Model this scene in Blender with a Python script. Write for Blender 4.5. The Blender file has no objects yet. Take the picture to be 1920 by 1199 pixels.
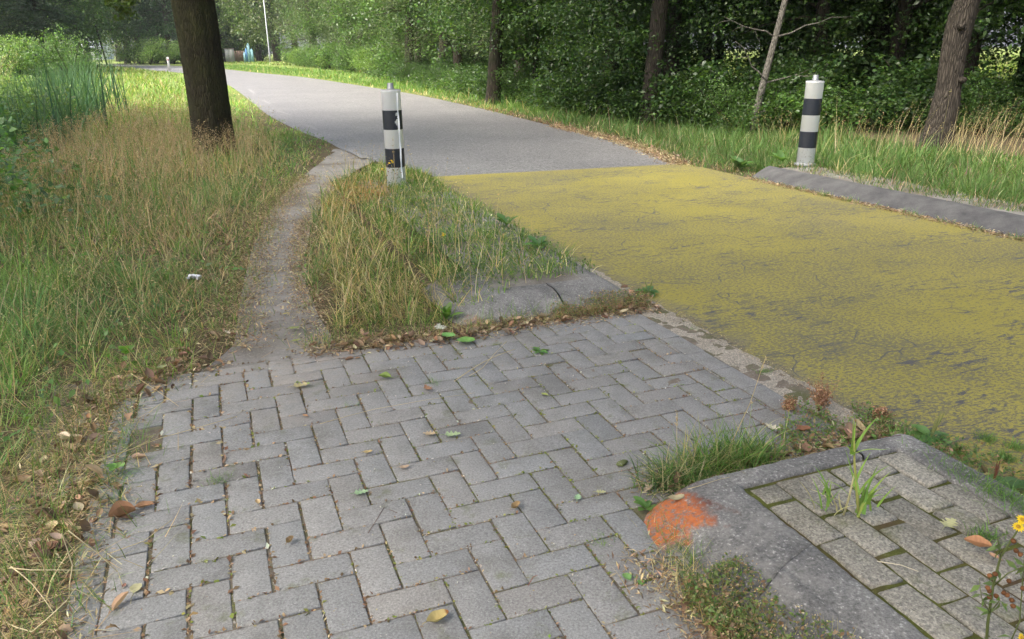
import bpy, math
import numpy as np
from mathutils import Matrix, Vector

rng = np.random.default_rng(7)
PI = math.pi
sc = bpy.context.scene
C = sc.collection

# ------------------------------------------------------------------ camera
F_PX, PITCH, ROLL, EYE = 1450.0, 0.33474, -0.010, 1.34627   # solved from the paver grid
cam_d = bpy.data.cameras.new("camera")
cam_d.sensor_width = 36.0
cam_d.lens = F_PX / 1920 * 36.0
cam_d.clip_start = 0.05
cam_d.clip_end = 2000.0
cam = bpy.data.objects.new("camera", cam_d)
C.objects.link(cam)
Rv = Vector((1, 0, 0)); Uv = Vector((0, math.sin(PITCH), math.cos(PITCH))); Fv = Vector((0, math.cos(PITCH), -math.sin(PITCH)))
r2 = Rv * math.cos(ROLL) + Uv * math.sin(ROLL); u2 = -Rv * math.sin(ROLL) + Uv * math.cos(ROLL)
M = Matrix((r2, u2, -Fv)).transposed().to_4x4()
M.translation = Vector((0, 0, EYE))
cam.matrix_world = M
sc.camera = cam

# ------------------------------------------------------------------ world, sun, exposure
SUN_EL, SUN_AZ = math.radians(56), math.radians(-128)      # azimuth from +Y, positive to +X
world = bpy.data.worlds.new("World"); sc.world = world
world.use_nodes = True
wn = world.node_tree
for n in list(wn.nodes): wn.nodes.remove(n)
sky = wn.nodes.new("ShaderNodeTexSky"); sky.sky_type = 'NISHITA'; sky.sun_disc = False
sky.sun_elevation = SUN_EL; sky.sun_rotation = SUN_AZ
sky.air_density = 0.6; sky.dust_density = 6.0; sky.ozone_density = 0.3
bg = wn.nodes.new("ShaderNodeBackground"); bg.inputs[1].default_value = 0.15
wo = wn.nodes.new("ShaderNodeOutputWorld")
wn.links.new(sky.outputs[0], bg.inputs[0]); wn.links.new(bg.outputs[0], wo.inputs[0])
sun_d = bpy.data.lights.new("sun", 'SUN'); sun_d.energy = 2.3; sun_d.angle = math.radians(24); sun_d.color = (1.0, 0.96, 0.88)
sun = bpy.data.objects.new("sun", sun_d); C.objects.link(sun)
sd = Vector((math.sin(SUN_AZ) * math.cos(SUN_EL), math.cos(SUN_AZ) * math.cos(SUN_EL), math.sin(SUN_EL)))
sun.rotation_euler = sd.to_track_quat('Z', 'Y').to_euler()
sc.view_settings.view_transform = 'Standard'; sc.view_settings.look = 'None'
sc.view_settings.exposure = 1.7; sc.view_settings.gamma = 1.0
sc.cycles.max_bounces = 6; sc.cycles.diffuse_bounces = 3; sc.cycles.transmission_bounces = 3
sc.cycles.use_denoising = True

# ------------------------------------------------------------------ frames of reference
TH = 0.363187
CT, ST = math.cos(TH), math.sin(TH)
def W(u, v, z=0.0):            # kerb/paver frame -> world
    return (u * CT - v * ST, u * ST + v * CT, z)
def UV(x, y):
    return x * CT + y * ST, -x * ST + y * CT
def G(px, py, z=0.0):          # point of the ground seen at a pixel of the photograph
    X = (px - 960) / F_PX; U = -(py - 599.5) / F_PX
    xr = X * math.cos(ROLL) - U * math.sin(ROLL); up = X * math.sin(ROLL) + U * math.cos(ROLL)
    c, s = math.cos(PITCH), math.sin(PITCH)
    d = (xr, c + up * s, -s + up * c)
    t = (z - EYE) / d[2]
    return (d[0] * t, d[1] * t, z)

# ------------------------------------------------------------------ noise, polygons
_tab = np.random.default_rng(3).random((256, 256))
def vnoise(x, y, s=1.0, seed=0):
    x = np.asarray(x, float) / s + seed * 17.3 + 500; y = np.asarray(y, float) / s + seed * 31.7 + 500
    xi = np.floor(x).astype(int); yi = np.floor(y).astype(int); fx = x - xi; fy = y - yi
    fx = fx * fx * (3 - 2 * fx); fy = fy * fy * (3 - 2 * fy)
    a = _tab[xi % 256, yi % 256]; b = _tab[(xi + 1) % 256, yi % 256]; c = _tab[xi % 256, (yi + 1) % 256]; d = _tab[(xi + 1) % 256, (yi + 1) % 256]
    return (a * (1 - fx) + b * fx) * (1 - fy) + (c * (1 - fx) + d * fx) * fy
def fbm(x, y, s=1.0, seed=0, o=3):
    r = 0; a = 0.5; t = 0
    for k in range(o):
        r = r + a * vnoise(x, y, s / 2 ** k, seed + k); t += a; a *= 0.5
    return r / t
def pip(x, y, poly):
    x = np.asarray(x, float); y = np.asarray(y, float); ins = np.zeros(x.shape, bool)
    n = len(poly)
    for i in range(n):
        x1, y1 = poly[i][:2]; x2, y2 = poly[(i + 1) % n][:2]
        if y1 == y2: continue
        cnd = ((y1 > y) != (y2 > y)) & (x < (x2 - x1) * (y - y1) / (y2 - y1) + x1)
        ins ^= cnd
    return ins
def pdist(x, y, line):          # distance to a polyline
    x = np.asarray(x, float); y = np.asarray(y, float); best = np.full(x.shape, 1e9)
    for (x1, y1), (x2, y2) in zip([p[:2] for p in line[:-1]], [p[:2] for p in line[1:]]):
        dx, dy = x2 - x1, y2 - y1
        t = np.clip(((x - x1) * dx + (y - y1) * dy) / (dx * dx + dy * dy + 1e-12), 0, 1)
        best = np.minimum(best, np.hypot(x - x1 - t * dx, y - y1 - t * dy))
    return best
def resample(line, step):
    P = np.array([p[:2] for p in line], float)
    d = np.r_[0, np.cumsum(np.hypot(*np.diff(P, axis=0).T))]
    n = max(2, int(d[-1] / step)); s = np.linspace(0, d[-1], n)
    return np.c_[np.interp(s, d, P[:, 0]), np.interp(s, d, P[:, 1])]

ROAD_L = [W(2.12, -8)[:2], W(2.12, 0)[:2], W(2.13, 4)[:2], W(2.25, 7.0)[:2], (-0.9, 9.05), (-1.75, 10.2), (-2.5, 11.6), (-2.93, 12.68), (-3.87, 14.5), (-5.64, 18.5), (-8.9, 27), (-12.58, 36.3), (-16.9, 46.0), (-25.4, 62.7), (-38.2, 81.6), (-49, 98), (-76, 137), (-110, 186), (-180, 284)]
ROAD_R = [W(5.5, -8)[:2], W(5.5, 0)[:2], W(5.5, 4)[:2], W(5.52, 7.0)[:2], (2.09, 9.62), (1.95, 10.9), (1.78, 11.8), (1.63, 12.5), (0.82, 14.9), (-0.6, 19.52), (-3.0, 26.5), (-6.6, 35), (-11.6, 46.5), (-19.9, 62), (-30.5, 83), (-43, 104), (-68, 145), (-100, 193), (-170, 290)]
PATH_L = [W(-0.30, 3.12)[:2]] + [G(*q)[:2] for q in ((458, 650), (462, 600), (470, 540), (484, 470), (507, 410), (540, 365), (575, 332), (606, 306), (622, 288), (632, 276))]
PATH_R = [W(0.42, 3.15)[:2]] + [G(*q)[:2] for q in ((612, 640), (582, 590), (565, 540), (562, 480), (574, 425), (600, 378), (632, 342), (664, 318), (700, 300), (735, 292))]
ROAD_POLY = ROAD_L + ROAD_R[::-1]
PATH_POLY = PATH_L + PATH_R[::-1]
PAVE_POLY = [W(-0.50, -3)[:2], W(-0.50, 3.3)[:2], W(-0.15, 3.46)[:2], W(0.4, 3.5)[:2], W(2.12, 3.5)[:2], W(2.12, 1.75)[:2], W(1.1, 1.75)[:2], W(1.05, -3)[:2]]
ROAD_MID = [((a[0] + b[0]) / 2, (a[1] + b[1]) / 2) for a, b in zip(ROAD_L, ROAD_R)]
DITCH = [(-6.3, -4), (-6.6, 3), (-7.6, 9), (-9.2, 14), (-12.0, 20), (-16.5, 28), (-23, 37), (-33, 47), (-48, 57), (-80, 70), (-200, 90)]

def terrain(x, y):
    x = np.asarray(x, float); y = np.asarray(y, float)
    dm = pdist(x, y, ROAD_MID)
    far = np.clip((dm - 3.6) / 3.0, 0, 1)
    z = -0.014 + 0.05 * far * (0.3 + 0.7 * fbm(x, y, 2.5, 1)) + 0.03 * np.clip(dm / 60, 0, 1)
    pv = pip(x, y, PAVE_POLY) | pip(x, y, PATH_POLY)
    z = np.where(pv, -0.05, z)
    dd = pdist(x, y, DITCH)
    z = z - 0.75 * np.clip(1 - (dd / 2.0) ** 2, 0, 1) ** 1.2
    u, v = UV(x, y)
    wood = np.clip((u - 8.2) / 3.0, 0, 1) * (y < 60)
    z = z + wood * 0.15 * fbm(x, y, 3.0, 5)
    return z
def tz(x, y): return float(terrain(np.array([x]), np.array([y]))[0])

# ------------------------------------------------------------------ node helper
class NT:
    def __init__(s, name):
        s.m = bpy.data.materials.new(name); s.m.use_nodes = True; s.t = s.m.node_tree
        for n in list(s.t.nodes): s.t.nodes.remove(n)
        s.out = s.t.nodes.new("ShaderNodeOutputMaterial")
    def n(s, typ, ins=None, **kw):
        nd = s.t.nodes.new("ShaderNode" + typ)
        for k, v in kw.items(): setattr(nd, k, v)
        for k, v in (ins or {}).items():
            if hasattr(v, 'is_output') or isinstance(v, bpy.types.NodeSocket): s.t.links.new(v, nd.inputs[k])
            else: nd.inputs[k].default_value = v
        return nd
    def pos(s): return s.n("NewGeometry").outputs['Position']
    def mapping(s, vec, scale, rot=(0, 0, 0)): return s.n("Mapping", {'Vector': vec, 'Scale': scale, 'Rotation': rot}).outputs[0]
    def noise(s, vec, scale, detail=4, rough=0.6, dist=0.0):
        return s.n("TexNoise", {'Vector': vec, 'Scale': scale, 'Detail': detail, 'Roughness': rough, 'Distortion': dist}).outputs[0]
    def vor(s, vec, scale, feature='F1', out='Distance', rnd=1.0):
        return s.n("TexVoronoi", {'Vector': vec, 'Scale': scale, 'Randomness': rnd}, feature=feature).outputs[out]
    def ramp(s, fac, lo, hi):
        r = s.n("MapRange", {'Value': fac, 'From Min': lo, 'From Max': hi, 'To Min': 0.0, 'To Max': 1.0}); r.clamp = True
        return r.outputs[0]
    def mix(s, f, a, b, mode='MIX'):
        m = s.n("MixRGB", {'Fac': f, 'Color1': a, 'Color2': b}, blend_type=mode); return m.outputs[0]
    def math(s, op, a, b=0.0):
        return s.n("Math", {0: a, 1: b}, operation=op).outputs[0]
    def bump(s, h, strength=0.5, dist=0.005, normal=None):
        i = {'Height': h, 'Strength': strength, 'Distance': dist}
        if normal is not None: i['Normal'] = normal
        return s.n("Bump", i).outputs[0]
    def bsdf(s, col, rough=0.8, normal=None, spec=0.5, metal=0.0, transl=0.0, tcol=None):
        i = {'Base Color': col, 'Roughness': rough, 'Specular IOR Level': spec, 'Metallic': metal}
        if normal is not None: i['Normal'] = normal
        b = s.n("BsdfPrincipled", i).outputs[0]
        if transl > 0:
            t = s.n("BsdfTranslucent", {'Color': tcol if tcol is not None else col}).outputs[0]
            b = s.n("MixShader", {0: transl, 1: b, 2: t}).outputs[0]
        s.t.links.new(b, s.out.inputs[0]); return s.m
    def attr(s): return s.n("Attribute", attribute_name="Col").outputs['Color']
def c4(r, g, b): return (r, g, b, 1.0)

def m_foliage(name, transl=0.35, rough=0.5, spec=0.4, sat=1.0):
    t = NT(name); a = t.attr()
    col = t.mix(0.35, a, t.mix(t.noise(t.pos(), 3.0, 2), c4(.55, .6, .5), c4(1.35, 1.3, 1.2)), 'MULTIPLY')
    tc = t.mix(1.0, col, c4(1.5, 1.55, .8), 'MULTIPLY')
    return t.bsdf(col, rough, spec=spec, transl=transl, tcol=tc)
MAT = {}
MAT['leaf'] = m_foliage('leaf_green', 0.4, 0.42, 0.5)
MAT['grass'] = m_foliage('grass_blades', 0.35, 0.6, 0.25)
MAT['dry'] = m_foliage('dry_leaf', 0.12, 0.75, 0.2)

def m_plain(name, col, rough=0.7, nscale=30, amt=0.25, bump=0.2, metal=0.0, spec=0.5, bd=0.003):
    t = NT(name); p = t.n("TexCoord").outputs['Object']; n = t.noise(p, nscale, 5)
    lo = c4(*[c * (1 - amt) for c in col]); hi = c4(*[min(1, c * (1 + amt)) for c in col])
    return t.bsdf(t.mix(n, lo, hi), rough, t.bump(n, bump, bd), metal=metal, spec=spec)

# asphalt
t = NT('asphalt'); p = t.pos()
sp = t.vor(p, 110.0); sp2 = t.vor(p, 48.0, out='Color')
base = t.mix(t.ramp(sp2, .2, .8), c4(.085, .085, .085), c4(.235, .232, .228))
big = t.noise(p, 0.6, 4)
base = t.mix(t.ramp(big, .35, .7), base, t.mix(1.0, base, c4(.78, .78, .80), 'MULTIPLY'))
chip = t.ramp(t.noise(p, 120, 2), .56, .66)
base = t.mix(t.math('MULTIPLY', chip, .8), base, c4(.42, .41, .39))
MAT['asphalt'] = t.bsdf(base, 0.55, t.bump(sp, .7, .006), spec=.5)
# yellow coating
t = NT('yellow_coating'); p = t.pos()
uvp = t.mapping(p, (1, 1, 1), (0, 0, -TH))
st = t.mapping(uvp, (1.0, 2.4, 1.0))
f1 = t.noise(t.mapping(uvp, (1.0, 1.7, 1.0)), 46, 5, .72)                                   # fine flecks of bare asphalt
w1 = t.noise(p, 0.9, 3, .5)
thr = t.math('MULTIPLY', t.math('SUBTRACT', t.ramp(w1, .3, .7), .4), .10)
fl = t.math('MULTIPLY', t.ramp(t.math('ADD', f1, thr), .525, .545), .80)
st2 = t.mapping(uvp, (1.0, 3.6, 1.0))
f2a = t.ramp(t.noise(st2, 8, 9, .8, .8), .535, .555)          # larger flakes, stretched across the road
sq = t.math('ABSOLUTE', t.math('SUBTRACT', t.noise(t.mapping(uvp, (1, 2.0, 1)), 8.5, 6, .62, .5), .5))
sq = t.math('MULTIPLY', t.math('SUBTRACT', 1.0, t.ramp(sq, .008, .018)), t.ramp(t.noise(t.mapping(uvp, (1, 2.2, 1)), 11, 5, .65), .52, .56))
f2 = t.math('MAXIMUM', t.math('MULTIPLY', f2a, t.ramp(t.noise(t.mapping(uvp, (1, 1.8, 1)), 1.3, 4), .47, .56)), t.math('MULTIPLY', sq, t.ramp(t.noise(p, 1.1, 3), .36, .56)))
cr = t.vor(t.mix(.13, t.mapping(uvp, (1, 1.7, 1)), t.n("TexNoise", {'Vector': p, 'Scale': 5.0, 'Detail': 5.0}).outputs['Color']), 2.1, 'DISTANCE_TO_EDGE')
crk = t.math('SUBTRACT', 1.0, t.ramp(cr, .003, .012))
crk = t.math('MULTIPLY', crk, t.ramp(t.noise(p, 2.2, 3), .48, .56))
msk = t.math('MAXIMUM', t.math('MULTIPLY', fl, .9), t.math('MAXIMUM', f2, crk))
yc = t.mix(t.noise(p, 1.7, 5), c4(.275, .24, .042), c4(.38, .335, .080))
yc = t.mix(t.ramp(t.noise(p, 300, 2), .4, .7), yc, t.mix(1, yc, c4(.72, .72, .8), 'MULTIPLY'))
dust = t.ramp(t.noise(p, .5, 3), .55, .75)
yc = t.mix(t.math('MULTIPLY', dust, .35), yc, c4(.23, .205, .11))
gcol = t.mix(t.noise(p, 90, 3), c4(.06, .06, .062), c4(.12, .118, .116))
# dusty, worn-off yellow beside the gutter
sx = t.n("SeparateXYZ", {0: uvp}).outputs[0]
edge = t.math('SUBTRACT', 1.0, t.ramp(t.math('ADD', sx, t.math('MULTIPLY', t.noise(p, 5.5, 6), .5)), 2.47, 2.60))
edgy = t.mix(t.noise(p, 60, 4), c4(.15, .135, .08), c4(.23, .205, .13))
yc = t.mix(t.math('MULTIPLY', edge, .75), yc, edgy)
MAT['yellow'] = t.bsdf(t.mix(msk, yc, gcol), .78, t.bump(t.math('SUBTRACT', t.noise(p, 120, 3), t.math('MULTIPLY', msk, .8)), .45, .004), spec=.35)

# pavers (per-paver tint in Col) with sand film near the dirt path
def m_concrete(name, tint, speck=.5, moss=.0, exposed=False, sand=False):
    t = NT(name); p = t.pos(); a = t.attr()
    col = t.mix(1.0, a, c4(*tint), 'MULTIPLY')
    n1 = t.noise(p, 150, 4, .85); n2 = t.noise(p, 12, 5, .6)
    col = t.mix(1.0, col, t.mix(t.ramp(n1, .25, .75), c4(.42, .42, .42), c4(1.58, 1.58, 1.56)), 'MULTIPLY')
    col = t.mix(.7, col, t.mix(n2, c4(.72, .72, .72), c4(1.25, 1.25, 1.25)), 'MULTIPLY')
    stn = t.ramp(t.noise(p, 2.6, 5, .7), .50, .62); col = t.mix(t.math('MULTIPLY', stn, .5), col, t.mix(1, col, c4(.62, .60, .56), 'MULTIPLY'))
    wht = t.ramp(t.noise(p, 5.5, 5, .75), .60, .72); col = t.mix(t.math('MULTIPLY', wht, .30), col, t.mix(1, col, c4(1.5, 1.5, 1.46), 'MULTIPLY'))
    v = t.vor(p, 240 if not exposed else 130, out='Distance')
    pit = t.math('SUBTRACT', 1.0, t.ramp(v, .06, .16))
    dk = t.math('MULTIPLY', pit, t.ramp(t.noise(p, 40, 2), .48, .6))
    col = t.mix(t.math('MULTIPLY', dk, speck), col, c4(.10, .10, .10))
    wh = t.ramp(t.noise(p, 180, 1), .70, .76)
    col = t.mix(t.math('MULTIPLY', wh, .5), col, c4(.55, .54, .50))
    if exposed:
        vc = t.vor(p, 170, out='Color')
        col = t.mix(.55, col, t.mix(t.ramp(vc, .1, .9), c4(.35, .33, .28), c4(1.7, 1.6, 1.4)), 'MULTIPLY')
    if sand:
        x = t.n("SeparateXYZ", {0: t.mapping(p, (1, 1, 1), (0, 0, -TH))})
        dx = t.math('SUBTRACT', x.outputs[1], t.math('ABSOLUTE', t.math('SUBTRACT', x.outputs[0], 0.18)))
        s = t.ramp(t.math('ADD', dx, t.math('MULTIPLY', t.noise(p, 3.2, 5), 1.1)), 3.15, 3.95)
        s = t.math('MULTIPLY', s, t.ramp(t.noise(p, 30, 4), .25, .6))
        col = t.mix(t.math('MULTIPLY', s, .8), col, t.mix(t.noise(p, 90, 3), c4(.23, .205, .17), c4(.36, .33, .285)))
    if moss > 0:
        mm = t.ramp(t.noise(p, 9, 6, .7), .62 - moss * .1, .72)
        col = t.mix(t.math('MULTIPLY', mm, .6), col, t.mix(n1, c4(.06, .08, .02), c4(.14, .15, .05)))
    return t.bsdf(col, .88, t.bump(t.math('ADD', n1, t.math('MULTIPLY', n2, .6)), .55 if not exposed else .9, .0025), spec=.3)
MAT['paver'] = m_concrete('paver_concrete', (.242, .242, .232), .8, .30, False, True)
MAT['old_paver'] = m_concrete('weathered_paver', (.25, .245, .225), .6, .7, True)
MAT['gutter'] = m_concrete('gutter_concrete', (.30, .28, .245), .6, .0, True)

# kerb concrete, orange spray at the corners
t = NT('kerb_concrete'); p = t.pos(); oc = t.n("TexCoord").outputs['Object']
n1 = t.noise(p, 110, 5, .8); n2 = t.noise(p, 7, 6, .65)
col = t.mix(t.ramp(n2, .32, .68), c4(.13, .128, .122), c4(.27, .265, .248))
col = t.mix(t.math('MULTIPLY', t.ramp(t.noise(p, 2.2, 4, .6), .45, .6), .45), col, c4(.09, .09, .09))
col = t.mix(1, col, t.mix(t.ramp(n1, .32, .68), c4(.45, .45, .45), c4(1.55, 1.55, 1.52)), 'MULTIPLY')
col = t.mix(t.math('MULTIPLY', t.ramp(t.noise(p, 110, 1), .66, .72), .55), col, c4(.5, .49, .45))
col = t.mix(t.math('MULTIPLY', t.ramp(t.noise(p, 4.2, 5, .75), .54, .62), .35), col, c4(.34, .33, .30))
col = t.mix(t.math('MULTIPLY', t.ramp(t.noise(p, 14, 5, .7), .60, .70), .35), col, c4(.07, .075, .05))
fac = t.attr()
fr = t.n("SeparateXYZ", {0: fac})
pm = t.ramp(t.math('ADD', fr.outputs[0], t.math('MULTIPLY', t.math('SUBTRACT', t.noise(p, 26, 6, .75), .5), 1.1)), .34, .72)
oc_ = t.mix(t.noise(p, 55, 4), c4(.42, .10, .022), c4(.60, .19, .045))
oc_ = t.mix(t.ramp(t.noise(t.mapping(p, (1, 1, .35)), 30, 5, .7), .48, .66), oc_, c4(.28, .09, .04))
oc_ = t.mix(fr.outputs[2], oc_, c4(.13, .055, .04))
pw = t.math('MULTIPLY', pm, fr.outputs[1])
pw = t.math('MULTIPLY', pw, t.math('ADD', .18, t.math('MULTIPLY', t.ramp(t.noise(p, 60, 4, .75), .42, .54), .74)))
col = t.mix(pw, col, oc_)
MAT['kerb'] = t.bsdf(col, .85, t.bump(t.math('ADD', n1, n2), .8, .005), spec=.3)

t = NT('dark_kerb_concrete'); p = t.pos(); n1 = t.noise(p, 120, 4, .75); n2 = t.noise(p, 5, 6, .65)
col = t.mix(t.ramp(n2, .3, .7), c4(.062, .062, .064), c4(.14, .139, .135)); col = t.mix(1, col, t.mix(n1, c4(.5, .5, .5), c4(1.5, 1.5, 1.5)), 'MULTIPLY')
MAT['kerb_dark'] = t.bsdf(col, .9, t.bump(t.math('ADD', n1, n2), .8, .006), spec=.25)

# soil, path, joints
def m_soil(name, a, b, c, gr=.5, bd=.02, scale=1.0):
    t = NT(name); p = t.pos()
    n1 = t.noise(p, 5 * scale, 6, .65); n2 = t.noise(p, 60 * scale, 4, .7); n3 = t.noise(p, 1.1 * scale, 3)
    col = t.mix(t.ramp(n1, .3, .7), c4(*a), c4(*b)); col = t.mix(t.ramp(n3, .45, .65), col, c4(*c))
    col = t.mix(.9, col, t.mix(n2, c4(.5, .5, .5), c4(1.5, 1.5, 1.5)), 'MULTIPLY')
    pe = t.ramp(t.noise(p, 110, 1), .66, .72)
    col = t.mix(t.math('MULTIPLY', pe, gr), col, c4(.45, .43, .40))
    return t.bsdf(col, .95, t.bump(t.math('ADD', n1, n2), .7, bd), spec=.15)
MAT['soil'] = m_soil('verge_soil', (.075, .06, .035), (.15, .115, .07), (.09, .095, .04), .1)
MAT['dirt'] = m_soil('trodden_dirt', (.205, .195, .175), (.30, .288, .262), (.165, .15, .125), .5, .008, 1.6)
MAT['joint'] = m_soil('joint_soil', (.12, .10, .08), (.21, .18, .14), (.11, .115, .055), .5, .004, 4.0)
MAT['mossjoint'] = m_soil('mossy_joint', (.05, .06, .018), (.12, .13, .03), (.10, .07, .04), .1, .006, 4.0)

def m_bark(name, lo, hi, green=None, sc_=1.0):
    t = NT(name); p = t.n("TexCoord").outputs['Object']
    st = t.mapping(p, (1, 1, .16)); n = t.noise(st, 34 * sc_, 6, .7, .4); v = t.vor(t.mapping(p, (1, 1, .13)), 26 * sc_, 'DISTANCE_TO_EDGE')
    f = t.ramp(v, .0, .22); col = t.mix(t.math('MULTIPLY', f, n), c4(*lo), c4(*hi))
    if green: col = t.mix(t.math('MULTIPLY', t.ramp(t.noise(p, 3.0, 5), .40, .65), .75), col, t.mix(n, c4(*[g_ * .5 for g_ in green]), c4(*green)))
    return t.bsdf(col, .9, t.bump(t.math('ADD', f, n), .9, .02), spec=.2)
MAT['bark_oak'] = m_bark('oak_bark', (.028, .024, .014), (.085, .075, .045), (.075, .08, .028), 2.2)
MAT['bark_brown'] = m_bark('brown_bark', (.038, .032, .025), (.115, .098, .078), None, 1.6)
MAT['bark_dark'] = m_bark('dark_bark', (.022, .018, .013), (.10, .08, .06), (.05, .065, .03))
MAT['bark_grey'] = m_bark('grey_bark', (.13, .12, .10), (.34, .32, .28), None, 2.0)

# ------------------------------------------------------------------ mesh helpers
def mesh_arr(name, V, F, mat, col=None, smooth=False, mats=None, mi=None):
    """V (n,3); F list of index arrays (m,k) or one array"""
    if not isinstance(F, (list, tuple)): F = [F]
    me = bpy.data.meshes.new(name)
    V = np.asarray(V, np.float32); me.vertices.add(len(V)); me.vertices.foreach_set("co", V.ravel())
    tot = np.concatenate([np.full(len(f), f.shape[1], np.int32) for f in F])
    idx = np.concatenate([f.ravel() for f in F]).astype(np.int32)
    me.loops.add(len(idx)); me.loops.foreach_set("vertex_index", idx)
    me.polygons.add(len(tot)); me.polygons.foreach_set("loop_start", np.r_[0, np.cumsum(tot)[:-1]].astype(np.int32))
    me.update(calc_edges=True)
    if smooth: me.polygons.foreach_set("use_smooth", np.ones(len(tot), bool))
    for m in (mats or [mat]): me.materials.append(m)
    if mi is not None: me.polygons.foreach_set("material_index", np.asarray(mi, np.int32))
    if col is not None:
        ca = me.color_attributes.new("Col", 'FLOAT_COLOR', 'POINT')
        cc = np.ones((len(V), 4), np.float32); cc[:, :3] = col; ca.data.foreach_set("color", cc.ravel())
    me.update()
    return me
class Acc:                       # collects pieces into one mesh
    def __init__(s): s.V = []; s.F = {}; s.C = []; s.n = 0
    def add(s, V, F, col=None):
        V = np.asarray(V, float); s.V.append(V)
        for f in (F if isinstance(F, list) else [F]):
            f = np.asarray(f, int)
            if len(f): s.F.setdefault(f.shape[1], []).append(f + s.n)
        if col is None: col = (1, 1, 1)
        s.C.append(np.broadcast_to(np.asarray(col, float), (len(V), 3))); s.n += len(V)
        return s
    def mesh(s, name, mat, smooth=False):
        return mesh_arr(name, np.concatenate(s.V), [np.concatenate(v) for v in s.F.values()], mat, np.concatenate(s.C), smooth)
def link(name, me, parent=None, loc=None, rz=0.0, **props):
    o = bpy.data.objects.new(name, me); C.objects.link(o)
    if parent is not None: o.parent = parent
    if loc is not None: o.location = loc
    if rz: o.rotation_euler = (0, 0, rz)
    for k, v in props.items(): o[k] = v
    return o
def thing(name, label, cat, loc=(0, 0, 0), rz=0.0, group=None, me=None):
    o = link(name, me, None, loc, rz, label=label, category=cat)
    if group: o['group'] = group
    return o
def structure(name, me, loc=None): return link(name, me, None, loc, kind='structure')
def stuff(name, me, label, cat): return link(name, me, kind='stuff', label=label, category=cat)

def tube(acc, pts, rad, sides=8, col=None, wob=0.0, cap=True, ridge=None):
    P = np.array(pts, float); R = np.broadcast_to(np.asarray(rad, float), (len(P),)); n = len(P)
    T = np.gradient(P, axis=0); T /= np.linalg.norm(T, axis=1)[:, None] + 1e-12
    ref = np.array([1.0, 0, 0]) if abs(T[0][0]) < .8 else np.array([0, 1.0, 0])
    a = np.linspace(0, 2 * PI, sides, endpoint=False); V = []
    for i in range(n):
        X = np.cross(T[i], ref); X /= np.linalg.norm(X); Y = np.cross(T[i], X)
        rr = R[i] * (1 + (rng.normal(0, wob, sides) if wob else 0))
        if ridge is not None: rr = rr * ridge(a, P[i][2])
        V.append(P[i] + np.outer(np.cos(a) * rr, X) + np.outer(np.sin(a) * rr, Y))
    V = np.concatenate(V); i = np.arange(n - 1)[:, None] * sides; j = np.arange(sides)[None]; k = (j + 1) % sides
    Fq = np.stack([i + j, i + k, i + sides + k, i + sides + j], -1).reshape(-1, 4)
    F = [Fq]
    if cap: F += [np.arange(sides)[None, ::-1], (np.arange(sides) + (n - 1) * sides)[None]]
    acc.add(V, F, col); return acc
def lathe(acc, prof, sides=32, col=None, z0=0.0):
    pr = np.array(prof, float); a = np.linspace(0, 2 * PI, sides, endpoint=False)
    V = np.concatenate([np.c_[r * np.cos(a), r * np.sin(a), np.full(sides, z + z0)] for r, z in pr])
    n = len(pr); i = np.arange(n - 1)[:, None] * sides; j = np.arange(sides)[None]; k = (j + 1) % sides
    acc.add(V, [np.stack([i + j, i + k, i + sides + k, i + sides + j], -1).reshape(-1, 4)], col); return acc
def box(acc, x0, x1, y0, y1, z0, z1, col=None, bev=0.0):
    b = bev
    V = np.array([(x0, y0, z0), (x1, y0, z0), (x1, y1, z0), (x0, y1, z0),
                  (x0, y0, z1 - b), (x1, y0, z1 - b), (x1, y1, z1 - b), (x0, y1, z1 - b),
                  (x0 + b, y0 + b, z1), (x1 - b, y0 + b, z1), (x1 - b, y1 - b, z1), (x0 + b, y1 - b, z1)])
    F = [[0, 3, 2, 1]] + [[i, (i + 1) % 4, (i + 1) % 4 + 4, i + 4] for i in range(4)]
    if b > 0: F += [[i + 4, (i + 1) % 4 + 4, (i + 1) % 4 + 8, i + 8] for i in range(4)] + [[8, 9, 10, 11]]
    else: F += [[4, 5, 6, 7]]; V = V[:8]
    acc.add(V, np.array(F), col); return acc

# blades of grass: centre line bends from th0 to th0+k over its length
def blades(P, L, az, th0, k, w, col, segs=3, flat=0.0, tipw=0.0):
    N = len(P); L = np.broadcast_to(L, N); w = np.broadcast_to(w, N); th0 = np.broadcast_to(th0, N); k = np.broadcast_to(k, N)
    d = np.c_[np.cos(az), np.sin(az)]; side = np.c_[-np.sin(az), np.cos(az)]
    tw = rng.uniform(-.9, .9, N); sx = side * np.cos(tw)[:, None] + d * np.sin(tw)[:, None] * .6
    r = np.zeros(N); z = np.zeros(N); lv = []
    for i in range(segs + 1):
        if i:
            th = th0 + k * (i - .5) / segs
            r = r + np.sin(th) * L / segs; z = z + np.cos(th) * L / segs
        tt = i / segs; ww = w * ((1 - tt ** 1.6) * (1 - tipw) + tipw) * .5
        c = np.c_[P[:, 0] + d[:, 0] * r, P[:, 1] + d[:, 1] * r, P[:, 2] + np.maximum(z, .004 * i)]
        if i < segs:
            o = np.c_[sx * ww[:, None], np.zeros(N)]
            lv += [c - o, c + o]
        else: lv += [c]
    nv = 2 * segs + 1
    V = np.stack(lv, 1).reshape(-1, 3); T = []
    for i in range(segs - 1):
        a = 2 * i; T += [(a, a + 1, a + 3), (a, a + 3, a + 2)]
    a = 2 * (segs - 1); T += [(a, a + 1, a + 2)]
    T = np.array(T); F = (np.arange(N)[:, None, None] * nv + T[None]).reshape(-1, 3)
    return V, F, np.repeat(np.broadcast_to(col, (N, 3)), nv, 0), lv[-1]

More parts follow.
